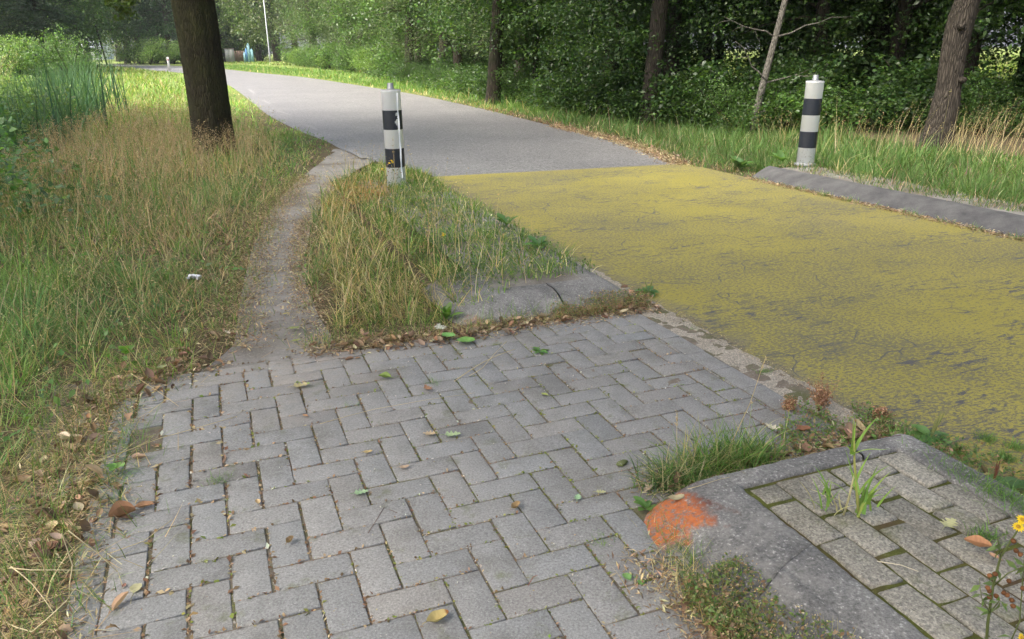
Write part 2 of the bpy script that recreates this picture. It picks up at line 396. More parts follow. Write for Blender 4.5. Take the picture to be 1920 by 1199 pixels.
LEAF4 = (np.array([(0, 0, 0), (-.27, .42, .07), (.27, .42, .07), (0, 1, -.12), (0, .5, 0)]), np.array([(0, 4, 1), (0, 2, 4), (1, 4, 3), (4, 2, 3)]))
LEAF2 = (np.array([(0, 0, 0), (-.3, .5, .05), (.3, .5, .05), (0, 1, -.08)]), np.array([(0, 2, 3), (0, 3, 1)]))
BIT = (np.array([(0, 0, 0), (.5, .15, .1), (.9, .8, 0), (-.1, .7, .12)]), np.array([(0, 1, 2), (0, 2, 3)]))
def leaves(P, size, col, tmpl=LEAF4, up=1.0, out=None, droop=.3, wid=1.0):
    N = len(P); V0, T = tmpl; size = np.broadcast_to(size, N)
    d = rng.normal(0, 1, (N, 3)); d[:, 2] = d[:, 2] * .5 - droop
    if out is not None: d += out
    d /= np.linalg.norm(d, axis=1)[:, None]
    nrm = rng.normal(0, .6, (N, 3)); nrm[:, 2] += up
    x = np.cross(d, nrm); x /= np.linalg.norm(x, axis=1)[:, None] + 1e-9; nn = np.cross(x, d)
    Vs = V0 * np.array([wid, 1, 1])
    V = (x[:, None] * Vs[None, :, 0:1] + d[:, None] * Vs[None, :, 1:2] + nn[:, None] * Vs[None, :, 2:3]) * size[:, None, None] + P[:, None]
    F = (np.arange(N)[:, None, None] * len(V0) + T[None]).reshape(-1, 3)
    return V.reshape(-1, 3), F, np.repeat(np.broadcast_to(col, (N, 3)), len(V0), 0)
def vary(cols, N, sd=.18, w=None):
    cols = np.array(cols, float); i = rng.choice(len(cols), N, p=w); c = cols[i]
    return np.clip(c * np.exp(rng.normal(0, sd, (N, 1))) * np.exp(rng.normal(0, .06, (N, 3))), .003, .9)
#PART2
# ================================================================== GROUND
def axis(lo, hi, fine_lo, fine_hi, st, grow=1.12):
    a = list(np.arange(fine_lo, fine_hi + 1e-6, st)); s = st
    while a[-1] < hi: s *= grow; a.append(a[-1] + s)
    s = st; b = [a[0]]
    while b[-1] > lo: s *= grow; b.append(b[-1] - s)
    return np.array(b[:0:-1] + a)
def make_ground():
    xs = axis(-500, 500, -12, 13, .16); ys = axis(-60, 900, -3, 24, .16)
    X, Y = np.meshgrid(xs, ys); Z = terrain(X, Y)
    V = np.c_[X.ravel(), Y.ravel(), Z.ravel()]; nx, ny = len(xs), len(ys)
    i = np.arange(ny - 1)[:, None] * nx; j = np.arange(nx - 1)[None]
    F = np.stack([i + j, i + j + 1, i + nx + j + 1, i + nx + j], -1).reshape(-1, 4)
    # far meadow green, near soil: real ground cover colour
    t = NT('ground_cover'); p = t.pos()
    n1 = t.noise(p, 5, 6, .65); n2 = t.noise(p, 60, 4, .7); n3 = t.noise(p, .35, 4)
    soil = t.mix(n1, c4(.07, .058, .033), c4(.15, .12, .075)); soil = t.mix(.8, soil, t.mix(n2, c4(.5, .5, .5), c4(1.5, 1.5, 1.5)), 'MULTIPLY')
    gr = t.mix(n3, c4(.10, .15, .035), c4(.20, .24, .07)); gr = t.mix(.6, gr, t.mix(n2, c4(.5, .5, .5), c4(1.5, 1.5, 1.5)), 'MULTIPLY')
    d = t.n("VectorMath", {0: p, 1: (0, 0, 0)}, operation='DISTANCE').outputs['Value']
    m = t.bsdf(t.mix(t.ramp(d, 16, 34), soil, gr), .95, t.bump(t.math('ADD', n1, n2), .6, .02), spec=.1)
    structure('ground', mesh_arr('ground', V, F, m, None, True))
make_ground()

def strip(Lp, Rp, z, nc, name, mat, step=None):
    n = len(Lp) if step is None else None
    Lr = np.array([q[:2] for q in Lp]); Rr = np.array([q[:2] for q in Rp])
    if step:                                    # refine by the same parameter on both sides
        tt = np.arange(len(Lr)); fine = np.linspace(0, len(Lr) - 1, step)
        Lr = np.c_[np.interp(fine, tt, Lr[:, 0]), np.interp(fine, tt, Lr[:, 1])]; Rr = np.c_[np.interp(fine, tt, Rr[:, 0]), np.interp(fine, tt, Rr[:, 1])]
        for _ in range(3):
            for A in (Lr, Rr): A[1:-1] = (A[:-2] + 2 * A[1:-1] + A[2:]) / 4
    m = len(Lr); s = np.linspace(0, 1, nc)[None, :, None]
    P = Lr[:, None] * (1 - s) + Rr[:, None] * s
    zz = z(P[..., 0], P[..., 1]) if callable(z) else np.full(P.shape[:2], z)
    V = np.concatenate([P, zz[..., None]], -1).reshape(-1, 3)
    i = np.arange(m - 1)[:, None] * nc; j = np.arange(nc - 1)[None]
    F = np.stack([i + j, i + j + 1, i + nc + j + 1, i + nc + j], -1).reshape(-1, 4)
    return structure(name, mesh_arr(name, V, F, mat, None, True)), Lr, Rr
_, RLs, RRs = strip(ROAD_L, ROAD_R, -0.006, 6, 'road', MAT['asphalt'], 110)
strip([W(2.2 + .012 * math.sin(v * 5), v)[:2] for v in np.linspace(-8, 8.6, 40)],
      [W(5.49, -8 + i * (16.3 / 39))[:2] for i in range(40)], -0.001, 4, 'yellow_road', MAT['yellow'])
# white dashes along both edges of the carriageway
def dashes():
    a = Acc()
    def dash(p, q, w=.09):
        p = np.array(p[:2]); q = np.array(q[:2]); d = (q - p) / np.linalg.norm(q - p); s = np.array([-d[1], d[0]]) * w / 2
        a.add([(*(p - s), .0), (*(q - s), .0), (*(q + s), .0), (*(p + s), .0)], np.array([[0, 1, 2, 3]]))
    for x0, y0, x1, y1 in [(465, 167, 478, 176), (492, 188, 508, 196), (520, 208, 545, 216), (572, 234, 596, 244), (655, 281, 684, 297),
                           (686, 172, 702, 175), (806, 191, 822, 195), (913, 224, 938, 230), (1066, 262, 1120, 272)]:
        dash(G(x0, y0), G(x1, y1))
    t = NT('worn_white_paint'); p = t.pos()
    c = t.mix(t.ramp(t.noise(p, 18, 5, .7), .36, .62), c4(.26, .26, .255), c4(.18, .18, .18))
    structure('road_markings', a.mesh('road_markings', t.bsdf(c, .7)))
dashes()

# dirt path
def make_path():
    def zf(x, y): return -0.002 + .010 * (fbm(x, y, .35, 9) - .5) + .017 * (fbm(x, y, .10, 19) - .15) * np.clip((3.9 - UV(x, y)[1]) / .4, 0, 1) * np.clip((UV(x, y)[1] - 3.08) / .25, 0, 1) - .012 * np.clip((3.12 - UV(x, y)[1]) / .06, 0, 1) - .016 * np.clip((y - 9.8) / .8, 0, 1)
    L2 = resample(PATH_L, .08); R2 = resample(PATH_R, .08); n = 110
    tl = np.linspace(0, len(L2) - 1, n); tr = np.linspace(0, len(R2) - 1, n)
    Lr = np.c_[np.interp(tl, np.arange(len(L2)), L2[:, 0]), np.interp(tl, np.arange(len(L2)), L2[:, 1])]
    Rr = np.c_[np.interp(tr, np.arange(len(R2)), R2[:, 0]), np.interp(tr, np.arange(len(R2)), R2[:, 1])]
    Lr[:, 0] -= .05; Rr[:, 0] += .04
    strip(Lr, Rr, zf, 14, 'path', MAT['dirt'])
make_path()

# ------------------------------------------------------------------ pavers
U0, V0_ = UV(-0.2933, 1.70088); MOD = 0.106
def brick(acc, u0, u1, v0, v1, z, col, ch=.0035, tilt=.0012, wonk=.0016, rnd=0.0):
    cu, cv = (u0 + u1) / 2, (v0 + v1) / 2; a = rng.normal(0, .006); ca, sa = math.cos(a), math.sin(a)
    du, dv = rng.normal(0, wonk, 2); tx, ty = rng.normal(0, .006, 2); dz = rng.normal(0, tilt)
    out = []
    for zz, ins in ((-.04, 0), (-ch * .8, 0), (-ch * .2, ch * .35), (0, ch)):
        for (uu, vv) in ((u0 + ins, v0 + ins), (u1 - ins, v0 + ins), (u1 - ins, v1 - ins), (u0 + ins, v1 - ins)):
            p_, q_ = uu - cu, vv - cv; p_, q_ = p_ * ca - q_ * sa, p_ * sa + q_ * ca
            if rnd: p_ += rng.normal(0, rnd); q_ += rng.normal(0, rnd)
            x, y, _ = W(cu + du + p_, cv + dv + q_); out.append((x, y, z + zz + dz + p_ * tx + q_ * ty))
    F = [[12, 13, 14, 15]] + [[l * 4 + i, l * 4 + (i + 1) % 4, l * 4 + (i + 1) % 4 + 4, l * 4 + i + 4] for l in range(3) for i in range(4)]
    acc.add(out, np.array(F), col)
def lattice_box(b, rects):
    """clip a paver to the union of axis-parallel rects (u0,u1,v0,v1): the largest piece"""
    best = None
    for r in rects:
        q = (max(b[0], r[0]), min(b[1], r[1]), max(b[2], r[2]), min(b[3], r[3]))
        if q[1] - q[0] > .012 and q[3] - q[2] > .012:
            if best is None or (q[1] - q[0]) * (q[3] - q[2]) > (best[1] - best[0]) * (best[3] - best[2]): best = q
    return best
def pave():
    a = Acc(); rects = [(-.50, 1.12, -2.6, 3.47), (.6, 1.935, 1.80, 3.50)]
    for i in range(-30, 40):
        for j in range(-60, 40):
            m = (i - j) % 4
            if m == 0: b = [i, i + 2, j, j + 1]
            elif m == 3: b = [i, i + 1, j, j + 2]
            else: continue
            b = [U0 + b[0] * MOD, U0 + b[1] * MOD, V0_ + b[2] * MOD, V0_ + b[3] * MOD]
            c = lattice_box(b, rects)
            if c is None: continue
            lf = max(0, min(1, (0.35 - c[0]) / .7))
            gu = .0020 + .0036 * lf * rng.random() + (.001 if m == 3 else 0); gv = .0020 + .0012 * rng.random()
            if c[0] < -.35 and rng.random() < .04: continue
            k = 1 + rng.normal(0, .035)
            if rng.random() < .02: k *= 1.12
            if rng.random() < .02: k *= .85
            if c[0] > .8: k *= .93
            wrm = rng.normal(0, .012)
            brick(a, c[0] + gu, c[1] - gu, c[2] + gv, c[3] - gv, .008 + .005 * (fbm([c[0]], [c[2]], .8, 4)[0] - .5), (k * (1 + wrm), k, k * (1 - wrm)))
    v = 1.78
    while v < 3.5:                                  # edge course along the road
        brick(a, 1.938, 2.044, v + .003, v + .209, .007, (.93,) * 3); v += .212
    for u0, v0 in ((-.62, 2.55), (-.60, 2.78), (-.63, 3.02)): brick(a, u0, u0 + .1, v0, v0 + .2, .002, (1.1,) * 3)
    structure('pavement', a.mesh('pavement', MAT['paver']))
    xs = np.linspace(-.75, 2.2, 100); ys = np.linspace(-2.7, 3.55, 200); X, Y = np.meshgrid(xs, ys)
    Z = .0030 + .007 * (fbm(X, Y, .05, 3) - .5); w = W(X, Y)
    V = np.c_[w[0].ravel(), w[1].ravel(), Z.ravel()]; i = np.arange(199)[:, None] * 100; j = np.arange(99)[None]
    F = np.stack([i + j, i + j + 1, i + 101 + j, i + 100 + j], -1).reshape(-1, 4)
    structure('pavement_bed', mesh_arr('pavement_bed', V, F, MAT['joint'], None, True))
pave()
def gutter():
    a = Acc(); vs = np.arange(-2.4, 8.2, .02); us = np.linspace(2.046, 2.215, 9); U_, V_ = np.meshgrid(us, vs)
    edge = (U_ > 2.20) * (vnoise(V_, V_ * 0, .05, 2) - .5) * .05; seam = np.abs((V_ % 1.02) - .5) < .006
    Z = .0035 + .006 * (fbm(U_, V_, .06, 4) - .5) - .008 * seam; w = W(U_ + edge, V_); n = 9
    V = np.c_[w[0].ravel(), w[1].ravel(), Z.ravel()]; i = np.arange(len(vs) - 1)[:, None] * n; j = np.arange(n - 1)[None]
    F = np.stack([i + j, i + j + 1, i + n + j + 1, i + n + j], -1).reshape(-1, 4)
    structure('gutter', mesh_arr('gutter', V, F, MAT['gutter'], np.ones((len(V), 3)), True))
gutter()

# ------------------------------------------------------------------ kerbs: each stone a lofted profile
def kstone(acc, fr, H, paint=None, gap=.004):
    """fr: list of (inner, top edge, foot) in (u,v)"""
    secs = []
    for I, T, B in fr:
        I, T, B = map(np.array, (I, T, B))
        q = [(I, -.05), (I, H - .012), (I + (T - I) * .06, H - .003), (I + (T - I) * .12, H), (I + (T - I) * .5, H + .001), (I + (T - I) * .9, H - .001), (T, H - .004), (T + (B - T) * .07, H * .955), (T + (B - T) * .4, H * .66), (T + (B - T) * .8, H * .22), (B, -.005), (B, -.05)]
        secs.append([W(p_[0], p_[1], z) for p_, z in q])
    secs = np.array(secs); n, m = secs.shape[:2]
    s2 = np.repeat(secs, 2, 1)[:, :-1]; s2[:, 1::2] = (secs[:, :-1] + secs[:, 1:]) / 2; secs = s2; m = secs.shape[1]
    V = secs.reshape(-1, 3); i = np.arange(n - 1)[:, None] * m; j = np.arange(m - 1)[None]
    F = [np.stack([i + j, i + j + 1, i + m + j + 1, i + m + j], -1).reshape(-1, 4)]
    F += [np.arange(m)[None], (np.arange(m)[::-1] + (n - 1) * m)[None]]
    col = np.zeros((len(V), 3))
    jx = vnoise(V[:, 0] + V[:, 2], V[:, 1], .018, 3) - .5; jz = vnoise(V[:, 0], V[:, 1] + V[:, 2] * 3, .05, 4) - .5; kz = (V[:, 2] > .01)
    V = V + np.c_[jx, jx, jz + jx * .5] * np.array([.003, .003, .0045]) * kz[:, None]
    if paint is not None: col[:, 0] = paint(V); col[:, 1] = 1; uu, vv = UV(V[:, 0], V[:, 1]); col[:, 2] = np.clip((uu - 1.185) / .05 + .8 * (vnoise(V[:, 0], V[:, 1], .03, 7) - .5), 0, 1)
    acc.add(V, F, col)
def fsub(a, b, n=10):           # frames between two frames
    out = []; n = max(n, min(260, int(np.linalg.norm(np.array(a[1]) - np.array(b[1])) / .015)))
    for k in range(n + 1):
        t_ = k / n; out.append(tuple(tuple(np.array(a[i]) * (1 - t_) + np.array(b[i]) * t_) for i in range(3)))
    return out
def arcf(I, ct, rt, cb, rb, a0, a1, n=8):   # corner frames around
    return [(I, (ct[0] + rt * math.cos(q), ct[1] + rt * math.sin(q)), (cb[0] + rb * math.cos(q), cb[1] + rb * math.sin(q))) for q in np.linspace(a0, a1, n)]
def near_island():
    a = Acc(); H = .085
    def pt(V):
        u, v = UV(V[:, 0], V[:, 1])
        return np.clip(1.45 - np.maximum(np.abs(u - 1.11) / .135, np.abs(v - 1.69) / .13) + .25 * np.sin(u * 70 + v * 40), 0, 1) 
    L = lambda v: ((1.385, v), (1.245, v), (1.03, v))
    kstone(a, fsub(L(-2.4), L(-.5)), H + .0); kstone(a, fsub(L(-.492), L(.42)), H); 
    # broken joint near the corner
    kstone(a, fsub(((1.385, .424), (1.245, .424), (1.03, .424)), ((1.385, 1.367), (1.245, 1.317), (1.02, 1.227))), H)
    Ic = (1.385, 1.683)
    fr = fsub(((1.385, 1.368), (1.245, 1.318), (1.02, 1.228)), ((1.385, 1.60), (1.24, 1.62), (1.02, 1.60)), 10)
    fr += [((1.385, 1.60 + .08 * k / 7), (1.24 + .05 * (1 - math.cos(q)), 1.62 + .135 * math.sin(q)), (1.02 + .16 * (1 - math.cos(q)), 1.60 + .195 * math.sin(q))) for k, q in enumerate(np.linspace(.15, PI / 2, 8))]
    fr += fsub(((1.40, 1.683), (1.33, 1.757), (1.25, 1.798)), ((1.86, 1.683), (1.86, 1.760), (1.86, 1.79)), 6)
    kstone(a, fr, H, pt)
    fr = fsub(((1.868, 1.683), (1.868, 1.760), (1.868, 1.79)), ((2.0, 1.683), (2.08, 1.760), (2.09, 1.79)), 4)
    fr += [((2.005, 1.683 - .01 * k), (2.08 + .045 * math.sin(q), 1.715 + .045 * math.cos(q)), (2.09 + .06 * math.sin(q), 1.73 + .06 * math.cos(q))) for k, q in enumerate(np.linspace(.3, PI / 2, 5))]
    R = lambda v: ((2.01, v), (2.125, v), (2.15, v))
    fr += fsub(R(1.60), R(1.1), 4); kstone(a, fr, H)
    kstone(a, fsub(R(1.092), R(.1)), H); kstone(a, fsub(R(.092), R(-2.4)), H)
    structure('kerb', a.mesh('kerb', MAT['kerb'], False))
    # old pavers inside
    b = Acc(); cols = [1.398 + .1015 * k for k in range(6)]
    for k, u0 in enumerate(cols):
        v = 1.672; first = k % 2 == 0; w = .098
        while v > -2.3:
            l = .098 if first else .200; first = False
            g = .004 + .004 * rng.random(); kk = 1 + rng.normal(0, .07)
            brick(b, u0 + g * .6, u0 + .1015 - g * .6, v - l + g, v - g, H - .006 + rng.normal(0, .002), (kk, kk, kk * .98), ch=.009, wonk=.0025, rnd=.0016)
            v -= l + .003
    structure('pavement', b.mesh('old_pavement', MAT['old_paver'])).name = 'island_pavement'
    c = Acc(); nx, ny = 30, 180; X, Y = np.meshgrid(np.linspace(1.38, 2.02, nx), np.linspace(-2.4, 1.69, ny)); w = W(X, Y)
    Z = H - .016 + .010 * (fbm(X, Y, .05, 8) - .5); i = np.arange(ny - 1)[:, None] * nx; j = np.arange(nx - 1)[None]
    structure('island_bed', mesh_arr('island_bed', np.c_[w[0].ravel(), w[1].ravel(), Z.ravel()], np.stack([i + j, i + j + 1, i + nx + j + 1, i + nx + j], -1).reshape(-1, 4), MAT['mossjoint'], None, True))
near_island()
def far_island():
    a = Acc(); H = .075
    def pt(V):
        u, v = UV(V[:, 0], V[:, 1]); return np.clip(.62 - np.hypot((u - 1.18) / .15, (v - 3.62) / .2) * .6, 0, 1)
    fr = fsub(((1.40, 4.35), (1.27, 4.35), (1.07, 4.35)), ((1.40, 4.0), (1.27, 3.92), (1.07, 3.85)), 8)
    fr += [((1.40, 3.99 - .004 * k), (1.27 + .10 * (1 - math.cos(q)), 3.90 - .10 * math.sin(q)), (1.07 + .2 * (1 - math.cos(q)), 3.80 - .22 * math.sin(q))) for k, q in enumerate(np.linspace(.1, PI / 2, 8))]
    fr += fsub(((1.42, 3.96), (1.42, 3.80), (1.32, 3.58)), ((1.70, 3.95), (1.70, 3.79), (1.68, 3.56)), 5)
    kstone(a, fr, H, pt)
    fr = fsub(((1.708, 3.95), (1.708, 3.79), (1.688, 3.56)), ((1.93, 3.95), (1.98, 3.86), (2.04, 3.55)), 5)
    fr += [((1.93, 3.96), (2.02, 3.93), (2.13, 3.56)), ((1.94, 3.99), (2.05, 4.0), (2.165, 3.62)), ((1.945, 4.04), (2.055, 4.06), (2.16, 3.8)), ((1.95, 4.2), (2.06, 4.25), (2.14, 4.2))]
    fr += fsub(((1.95, 4.3), (2.06, 4.3), (2.14, 4.3)), ((1.95, 4.9), (2.06, 4.9), (2.14, 4.9)), 3)
    kstone(a, fr, H)
    v = 4.908
    while v < 7.9:
        kstone(a, fsub(((1.95, v), (2.06, v), (2.14, v)), ((1.95, v + .99), (2.06, v + .99), (2.14, v + .99)), 4), H)
        v += 1.0
    structure('kerb', a.mesh('kerb_beyond', MAT['kerb'], False))
    xs = np.linspace(1.37, 1.96, 30); ys = np.linspace(3.94, 8.2, 120); X, Y = np.meshgrid(xs, ys); w = W(X, Y)
    Z = H - .008 + .02 * (fbm(X, Y, .12, 5) - .5) * np.clip((X - 1.37) * 20, 0, 1) * np.clip((1.96 - X) * 20, 0, 1)
    i = np.arange(119)[:, None] * 30; j = np.arange(29)[None]
    structure('island_soil', mesh_arr('island_soil', np.c_[w[0].ravel(), w[1].ravel(), Z.ravel()], np.stack([i + j, i + j + 1, i + 31 + j, i + 30 + j], -1).reshape(-1, 4), MAT['dirt'], None, True))
far_island()
def right_kerb():
    a = Acc(); H = .10
    f = lambda v: ((5.83, v), (5.73, v), (5.50, v))
    fr = [((5.83, 7.13), (5.80, 7.14), (5.78, 7.16)), ((5.83, 7.12), (5.76, 7.10), (5.58, 7.12)), ((5.83, 7.1), (5.73, 7.05), (5.50, 7.0)), ((5.83, 7.0), (5.72, 6.9), (5.49, 6.85))] + fsub(((5.83, 6.8), (5.72, 6.7), (5.50, 6.7)), f(6.1), 3)
    kstone(a, fr + fsub(f(6.0), f(-6), 60)[1:], H); v = -10
    while v > -6:
        kstone(a, fsub(f(v), f(v - .997), 4), H + rng.normal(0, .0008)); v -= 1.0
    structure('kerb', a.mesh('kerb_opposite', MAT['kerb_dark'], False))
right_kerb()
def kerb_soil():
    xs = np.linspace(5.825, 6.9, 24); ys = np.linspace(-5, 7.3, 120); X, Y = np.meshgrid(xs, ys); w = W(X, Y)
    Z = .092 + .02 * (fbm(X, Y, .3, 5) - .5) - .09 * np.clip((X - 6.3) / .5, 0, 1) - .1 * np.clip((Y - 7.0) / .2, 0, 1)
    i = np.arange(119)[:, None] * 24; j = np.arange(23)[None]
    structure('verge_soil', mesh_arr('verge_soil', np.c_[w[0].ravel(), w[1].ravel(), Z.ravel()], np.stack([i + j, i + j + 1, i + 25 + j, i + 24 + j], -1).reshape(-1, 4), MAT['dirt'], None, True))
kerb_soil()
# ================================================================== GRASS, HERBS, LITTER (uncountable stuff)
PATHC = [((a[0] + b[0]) / 2, (a[1] + b[1]) / 2) for a, b in zip(PATH_L, PATH_R)]
def side_of_road(x, y):          # True left of the carriageway
    mid = np.array(ROAD_MID); o = np.argsort(mid[:, 1]); return x < np.interp(y, mid[o, 1], mid[o, 0])
def blocked(x, y, pad=.0):
    u, v = UV(x, y)
    jit = (vnoise(x, y, .11, 8) - .5) * .16 + (vnoise(x, y, .5, 2) - .5) * .12
    b = pip(x + jit, y + jit, ROAD_POLY) | pip(x + jit * .6, y + jit * .6, PAVE_POLY) | pip(x + jit, y, PATH_POLY)
    b |= (u > 1.1) & (u < 5.9) & (v < 1.8)                      # near island and carriageway
    b |= (u > 5.4) & (u < 5.86 + jit) & (v < 7.2)               # kerb across the road
    return b
def bands(spec, ang=(-46, 46)):
    out = []
    for r0, r1, dens, wm in spec:
        a0, a1 = map(math.radians, ang); area = (r1 * r1 - r0 * r0) * (a1 - a0) / 2; n = int(area * dens)
        r = np.sqrt(rng.uniform(r0 * r0, r1 * r1, n)); a = rng.uniform(a0, a1, n)
        x, y = r * np.sin(a), r * np.cos(a); out.append((x, y, np.full(n, wm)))
    return [np.concatenate(q) for q in zip(*out)]
GREEN = [(.11, .20, .04), (.15, .25, .055), (.085, .16, .04), (.19, .26, .07)]
BLUEG = [(.09, .18, .06), (.07, .14, .05), (.13, .21, .08)]
STRAW = [(.50, .41, .22), (.40, .31, .16), (.56, .48, .30)]
RUST = [(.44, .32, .22), (.37, .26, .17), (.50, .39, .27), (.31, .215, .135)]

def tussock(x, y, c):
    """grass grows in tufts: distance and direction from the nearest tuft centre, and the tuft's vigour"""
    i = np.floor(x / c).astype(int); j = np.floor(y / c).astype(int); h1 = _tab[i % 256, j % 256]; h2 = _tab[(i + 91) % 256, (j + 37) % 256]; h3 = _tab[(i + 7) % 256, (j + 151) % 256]
    dx = x - (i + .2 + .6 * h1) * c; dy = y - (j + .2 + .6 * h2) * c
    return np.hypot(dx, dy) / c, np.arctan2(dy, dx), h3
def zfloor(x, y):
    u, v = UV(x, y); z = terrain(x, y)
    z = np.where((u > 5.8) & (u < 6.75) & (v < 7.2), .09 - .09 * np.clip((u - 6.3) / .5, 0, 1), z)
    return np.where((u > 1.1) & (u < 2.1) & (v > 3.7) & (v < 8.2), .075, z)

def verge_left():
    x, y, wm = bands([(1.3, 3.2, 9000, 1.0), (3.2, 5.5, 5200, 1.25), (5.5, 9, 2400, 1.9), (9, 15, 1000, 3.0), (15, 26, 330, 5.0), (26, 60, 60, 9.0)], (-46, 4))
    k = side_of_road(x, y) & ~blocked(x, y) & (pdist(x, y, DITCH) > 1.0)
    u, v = UV(x, y)
    isl = (x > np.interp(y, [3.3, 10.5], [-1.0, -2.0])) & (y < 10.8)
    k &= ~isl
    dp = np.minimum(pdist(x, y, PATH_L), pdist(x, y, [W(-.5, -3), W(-.5, 3.3)]))
    k &= rng.random(len(x)) < np.clip((dp + .04) / .34, 0.04, 1)
    x, y, wm, dp = x[k], y[k], wm[k], dp[k]; n = len(x); P = np.c_[x, y, zfloor(x, y) - .01]
    dr = pdist(x, y, ROAD_L)
    brown = .55 * np.clip(fbm(x, y, 1.3, 11) * 2.6 - .9, 0, 1) * np.clip((y - 3.6) / 3, 0, 1) * np.clip((dr - .9) / 1.4, 0, 1) * np.clip((26 - y) / 8, 0, 1)
    brown = np.maximum(brown, np.clip((1.15 - np.hypot((x + 4.4 + .30 * (y - 9)) / 1.75, (y - 11.5) / 5.0)) * 1.8 - 1.1 * vnoise(x, y, .8, 61), 0, .6) * np.clip((dr - 1.3) / .8, 0, 1))
    edge = np.clip((dp - .05) / .9, 0, 1)
    short = np.clip((dr + .25) / 1.0, .45, 1) * np.clip(.35 + edge, 0, 1) * (.55 + .9 * fbm(x, y, .28, 41))
    typ = rng.random(n); st = typ < (.18 + .30 * brown + .30 * (1 - edge) + .25 * np.clip(fbm(x, y, .4, 51) * 2 - .9, 0, 1))
    L = (rng.gamma(6, 1 / 6, n) * (.085 + .13 * fbm(x, y, .9, 3) + .12 * brown)) * short
    L = np.where(st, L * 1.15, L)
    th = np.abs(rng.normal(.42, .33, n)) + .2 * (1 - edge); kk = rng.normal(1.0, .6, n)
    td, ta, tv = tussock(x, y, .17); L = L * (.45 + 1.15 * np.exp(-(td / .42) ** 2) * (.35 + tv)); th = th * .6 + td * .7
    flat = rng.random(n) < (.45 * st + .05); th = np.where(flat, rng.uniform(1.1, 1.5, n), th); kk = np.where(flat, rng.normal(.1, .3, n), kk)
    wind = np.where(rng.random(n) < .7, ta + rng.normal(0, .6, n), rng.uniform(0, 2 * PI, n))
    gp = np.clip(fbm(x, y, .7, 21) * 2 - .5, 0, 1)[:, None]
    cg = vary(GREEN, n) * (1 - gp) + vary(BLUEG, n) * gp
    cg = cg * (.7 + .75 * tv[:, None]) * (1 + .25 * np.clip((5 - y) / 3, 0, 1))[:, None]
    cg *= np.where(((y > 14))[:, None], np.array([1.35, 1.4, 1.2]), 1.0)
    bb = brown[:, None] * (rng.random((n, 1)) < .8)
    cs = vary(STRAW, n, .2) * (1 - bb) + vary(RUST, n, .2) * bb
    col = np.where(st[:, None], cs, cg); col = np.where((rng.random(n) < brown * .55)[:, None], vary(RUST, n, .2), col)
    w = .0042 * wm * rng.uniform(.6, 1.3, n) * np.where(st, .7, 1)
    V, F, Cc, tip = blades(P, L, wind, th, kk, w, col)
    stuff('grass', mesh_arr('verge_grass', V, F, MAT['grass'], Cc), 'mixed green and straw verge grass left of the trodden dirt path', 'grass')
    # flowering culms with fine panicles (bent grass): the russet haze
    x, y, wm = bands([(2.2, 4.5, 60, 1.0), (4.5, 8, 110, 1.3), (8, 13, 170, 1.7), (13, 22, 60, 3.0)], (-46, 0))
    k = side_of_road(x, y) & ~blocked(x, y) & (pdist(x, y, DITCH) > 1.1) & (pdist(x, y, PATH_L) > .45) & (pdist(x, y, ROAD_L) > 1.0) & (x < np.interp(y, [3.3, 10.5], [-1.2, -2.2]))
    k &= pdist(x, y, [W(-.5, -3), W(-.5, 3.3)]) > .35
    x, y, wm = x[k], y[k], wm[k]
    br = np.clip((1.15 - np.hypot((x + 4.4 + .30 * (y - 9)) / 1.9, (y - 10.5) / 5.4)) * 3, 0, 1) * (.15 + .8 * vnoise(x, y, .7, 61)); br = np.maximum(br, np.clip(fbm(x, y, 1.3, 11) * 2.6 - 1.0, 0, .3))
    k = rng.random(len(x)) < (.06 + .9 * br); x, y, wm, br = x[k], y[k], wm[k], br[k]; n = len(x)
    n2 = 2600; x2 = rng.uniform(-6.0, -.9, n2); y2 = rng.uniform(1.6, 9, n2); k = ~blocked(x2, y2) & (pdist(x2, y2, PATH_L) > .3) & (pdist(x2, y2, [W(-.5, -3), W(-.5, 3.3)]) > .3) & (x2 < np.interp(y2, [3.3, 10.5], [-1.2, -2.2])) & (vnoise(x2, y2, .5, 71) > .45) & (x2 > -.8 * y2 - .3); x2, y2 = x2[k], y2[k]
    culms('seeding_grass', x2, y2, np.interp(y2, [1.6, 9], [.9, 1.6]), rng.random(len(x2)) * .5, .24, .16, 'scattered pale seeding stems over the near left verge', [(.52, .43, .26), (.42, .34, .2)], 9, .40, None, .012)
    culms('dry_grass', x, y, wm, br, .30, .27, 'russet flowering bent grass standing beside the big oak', RUST, 16)
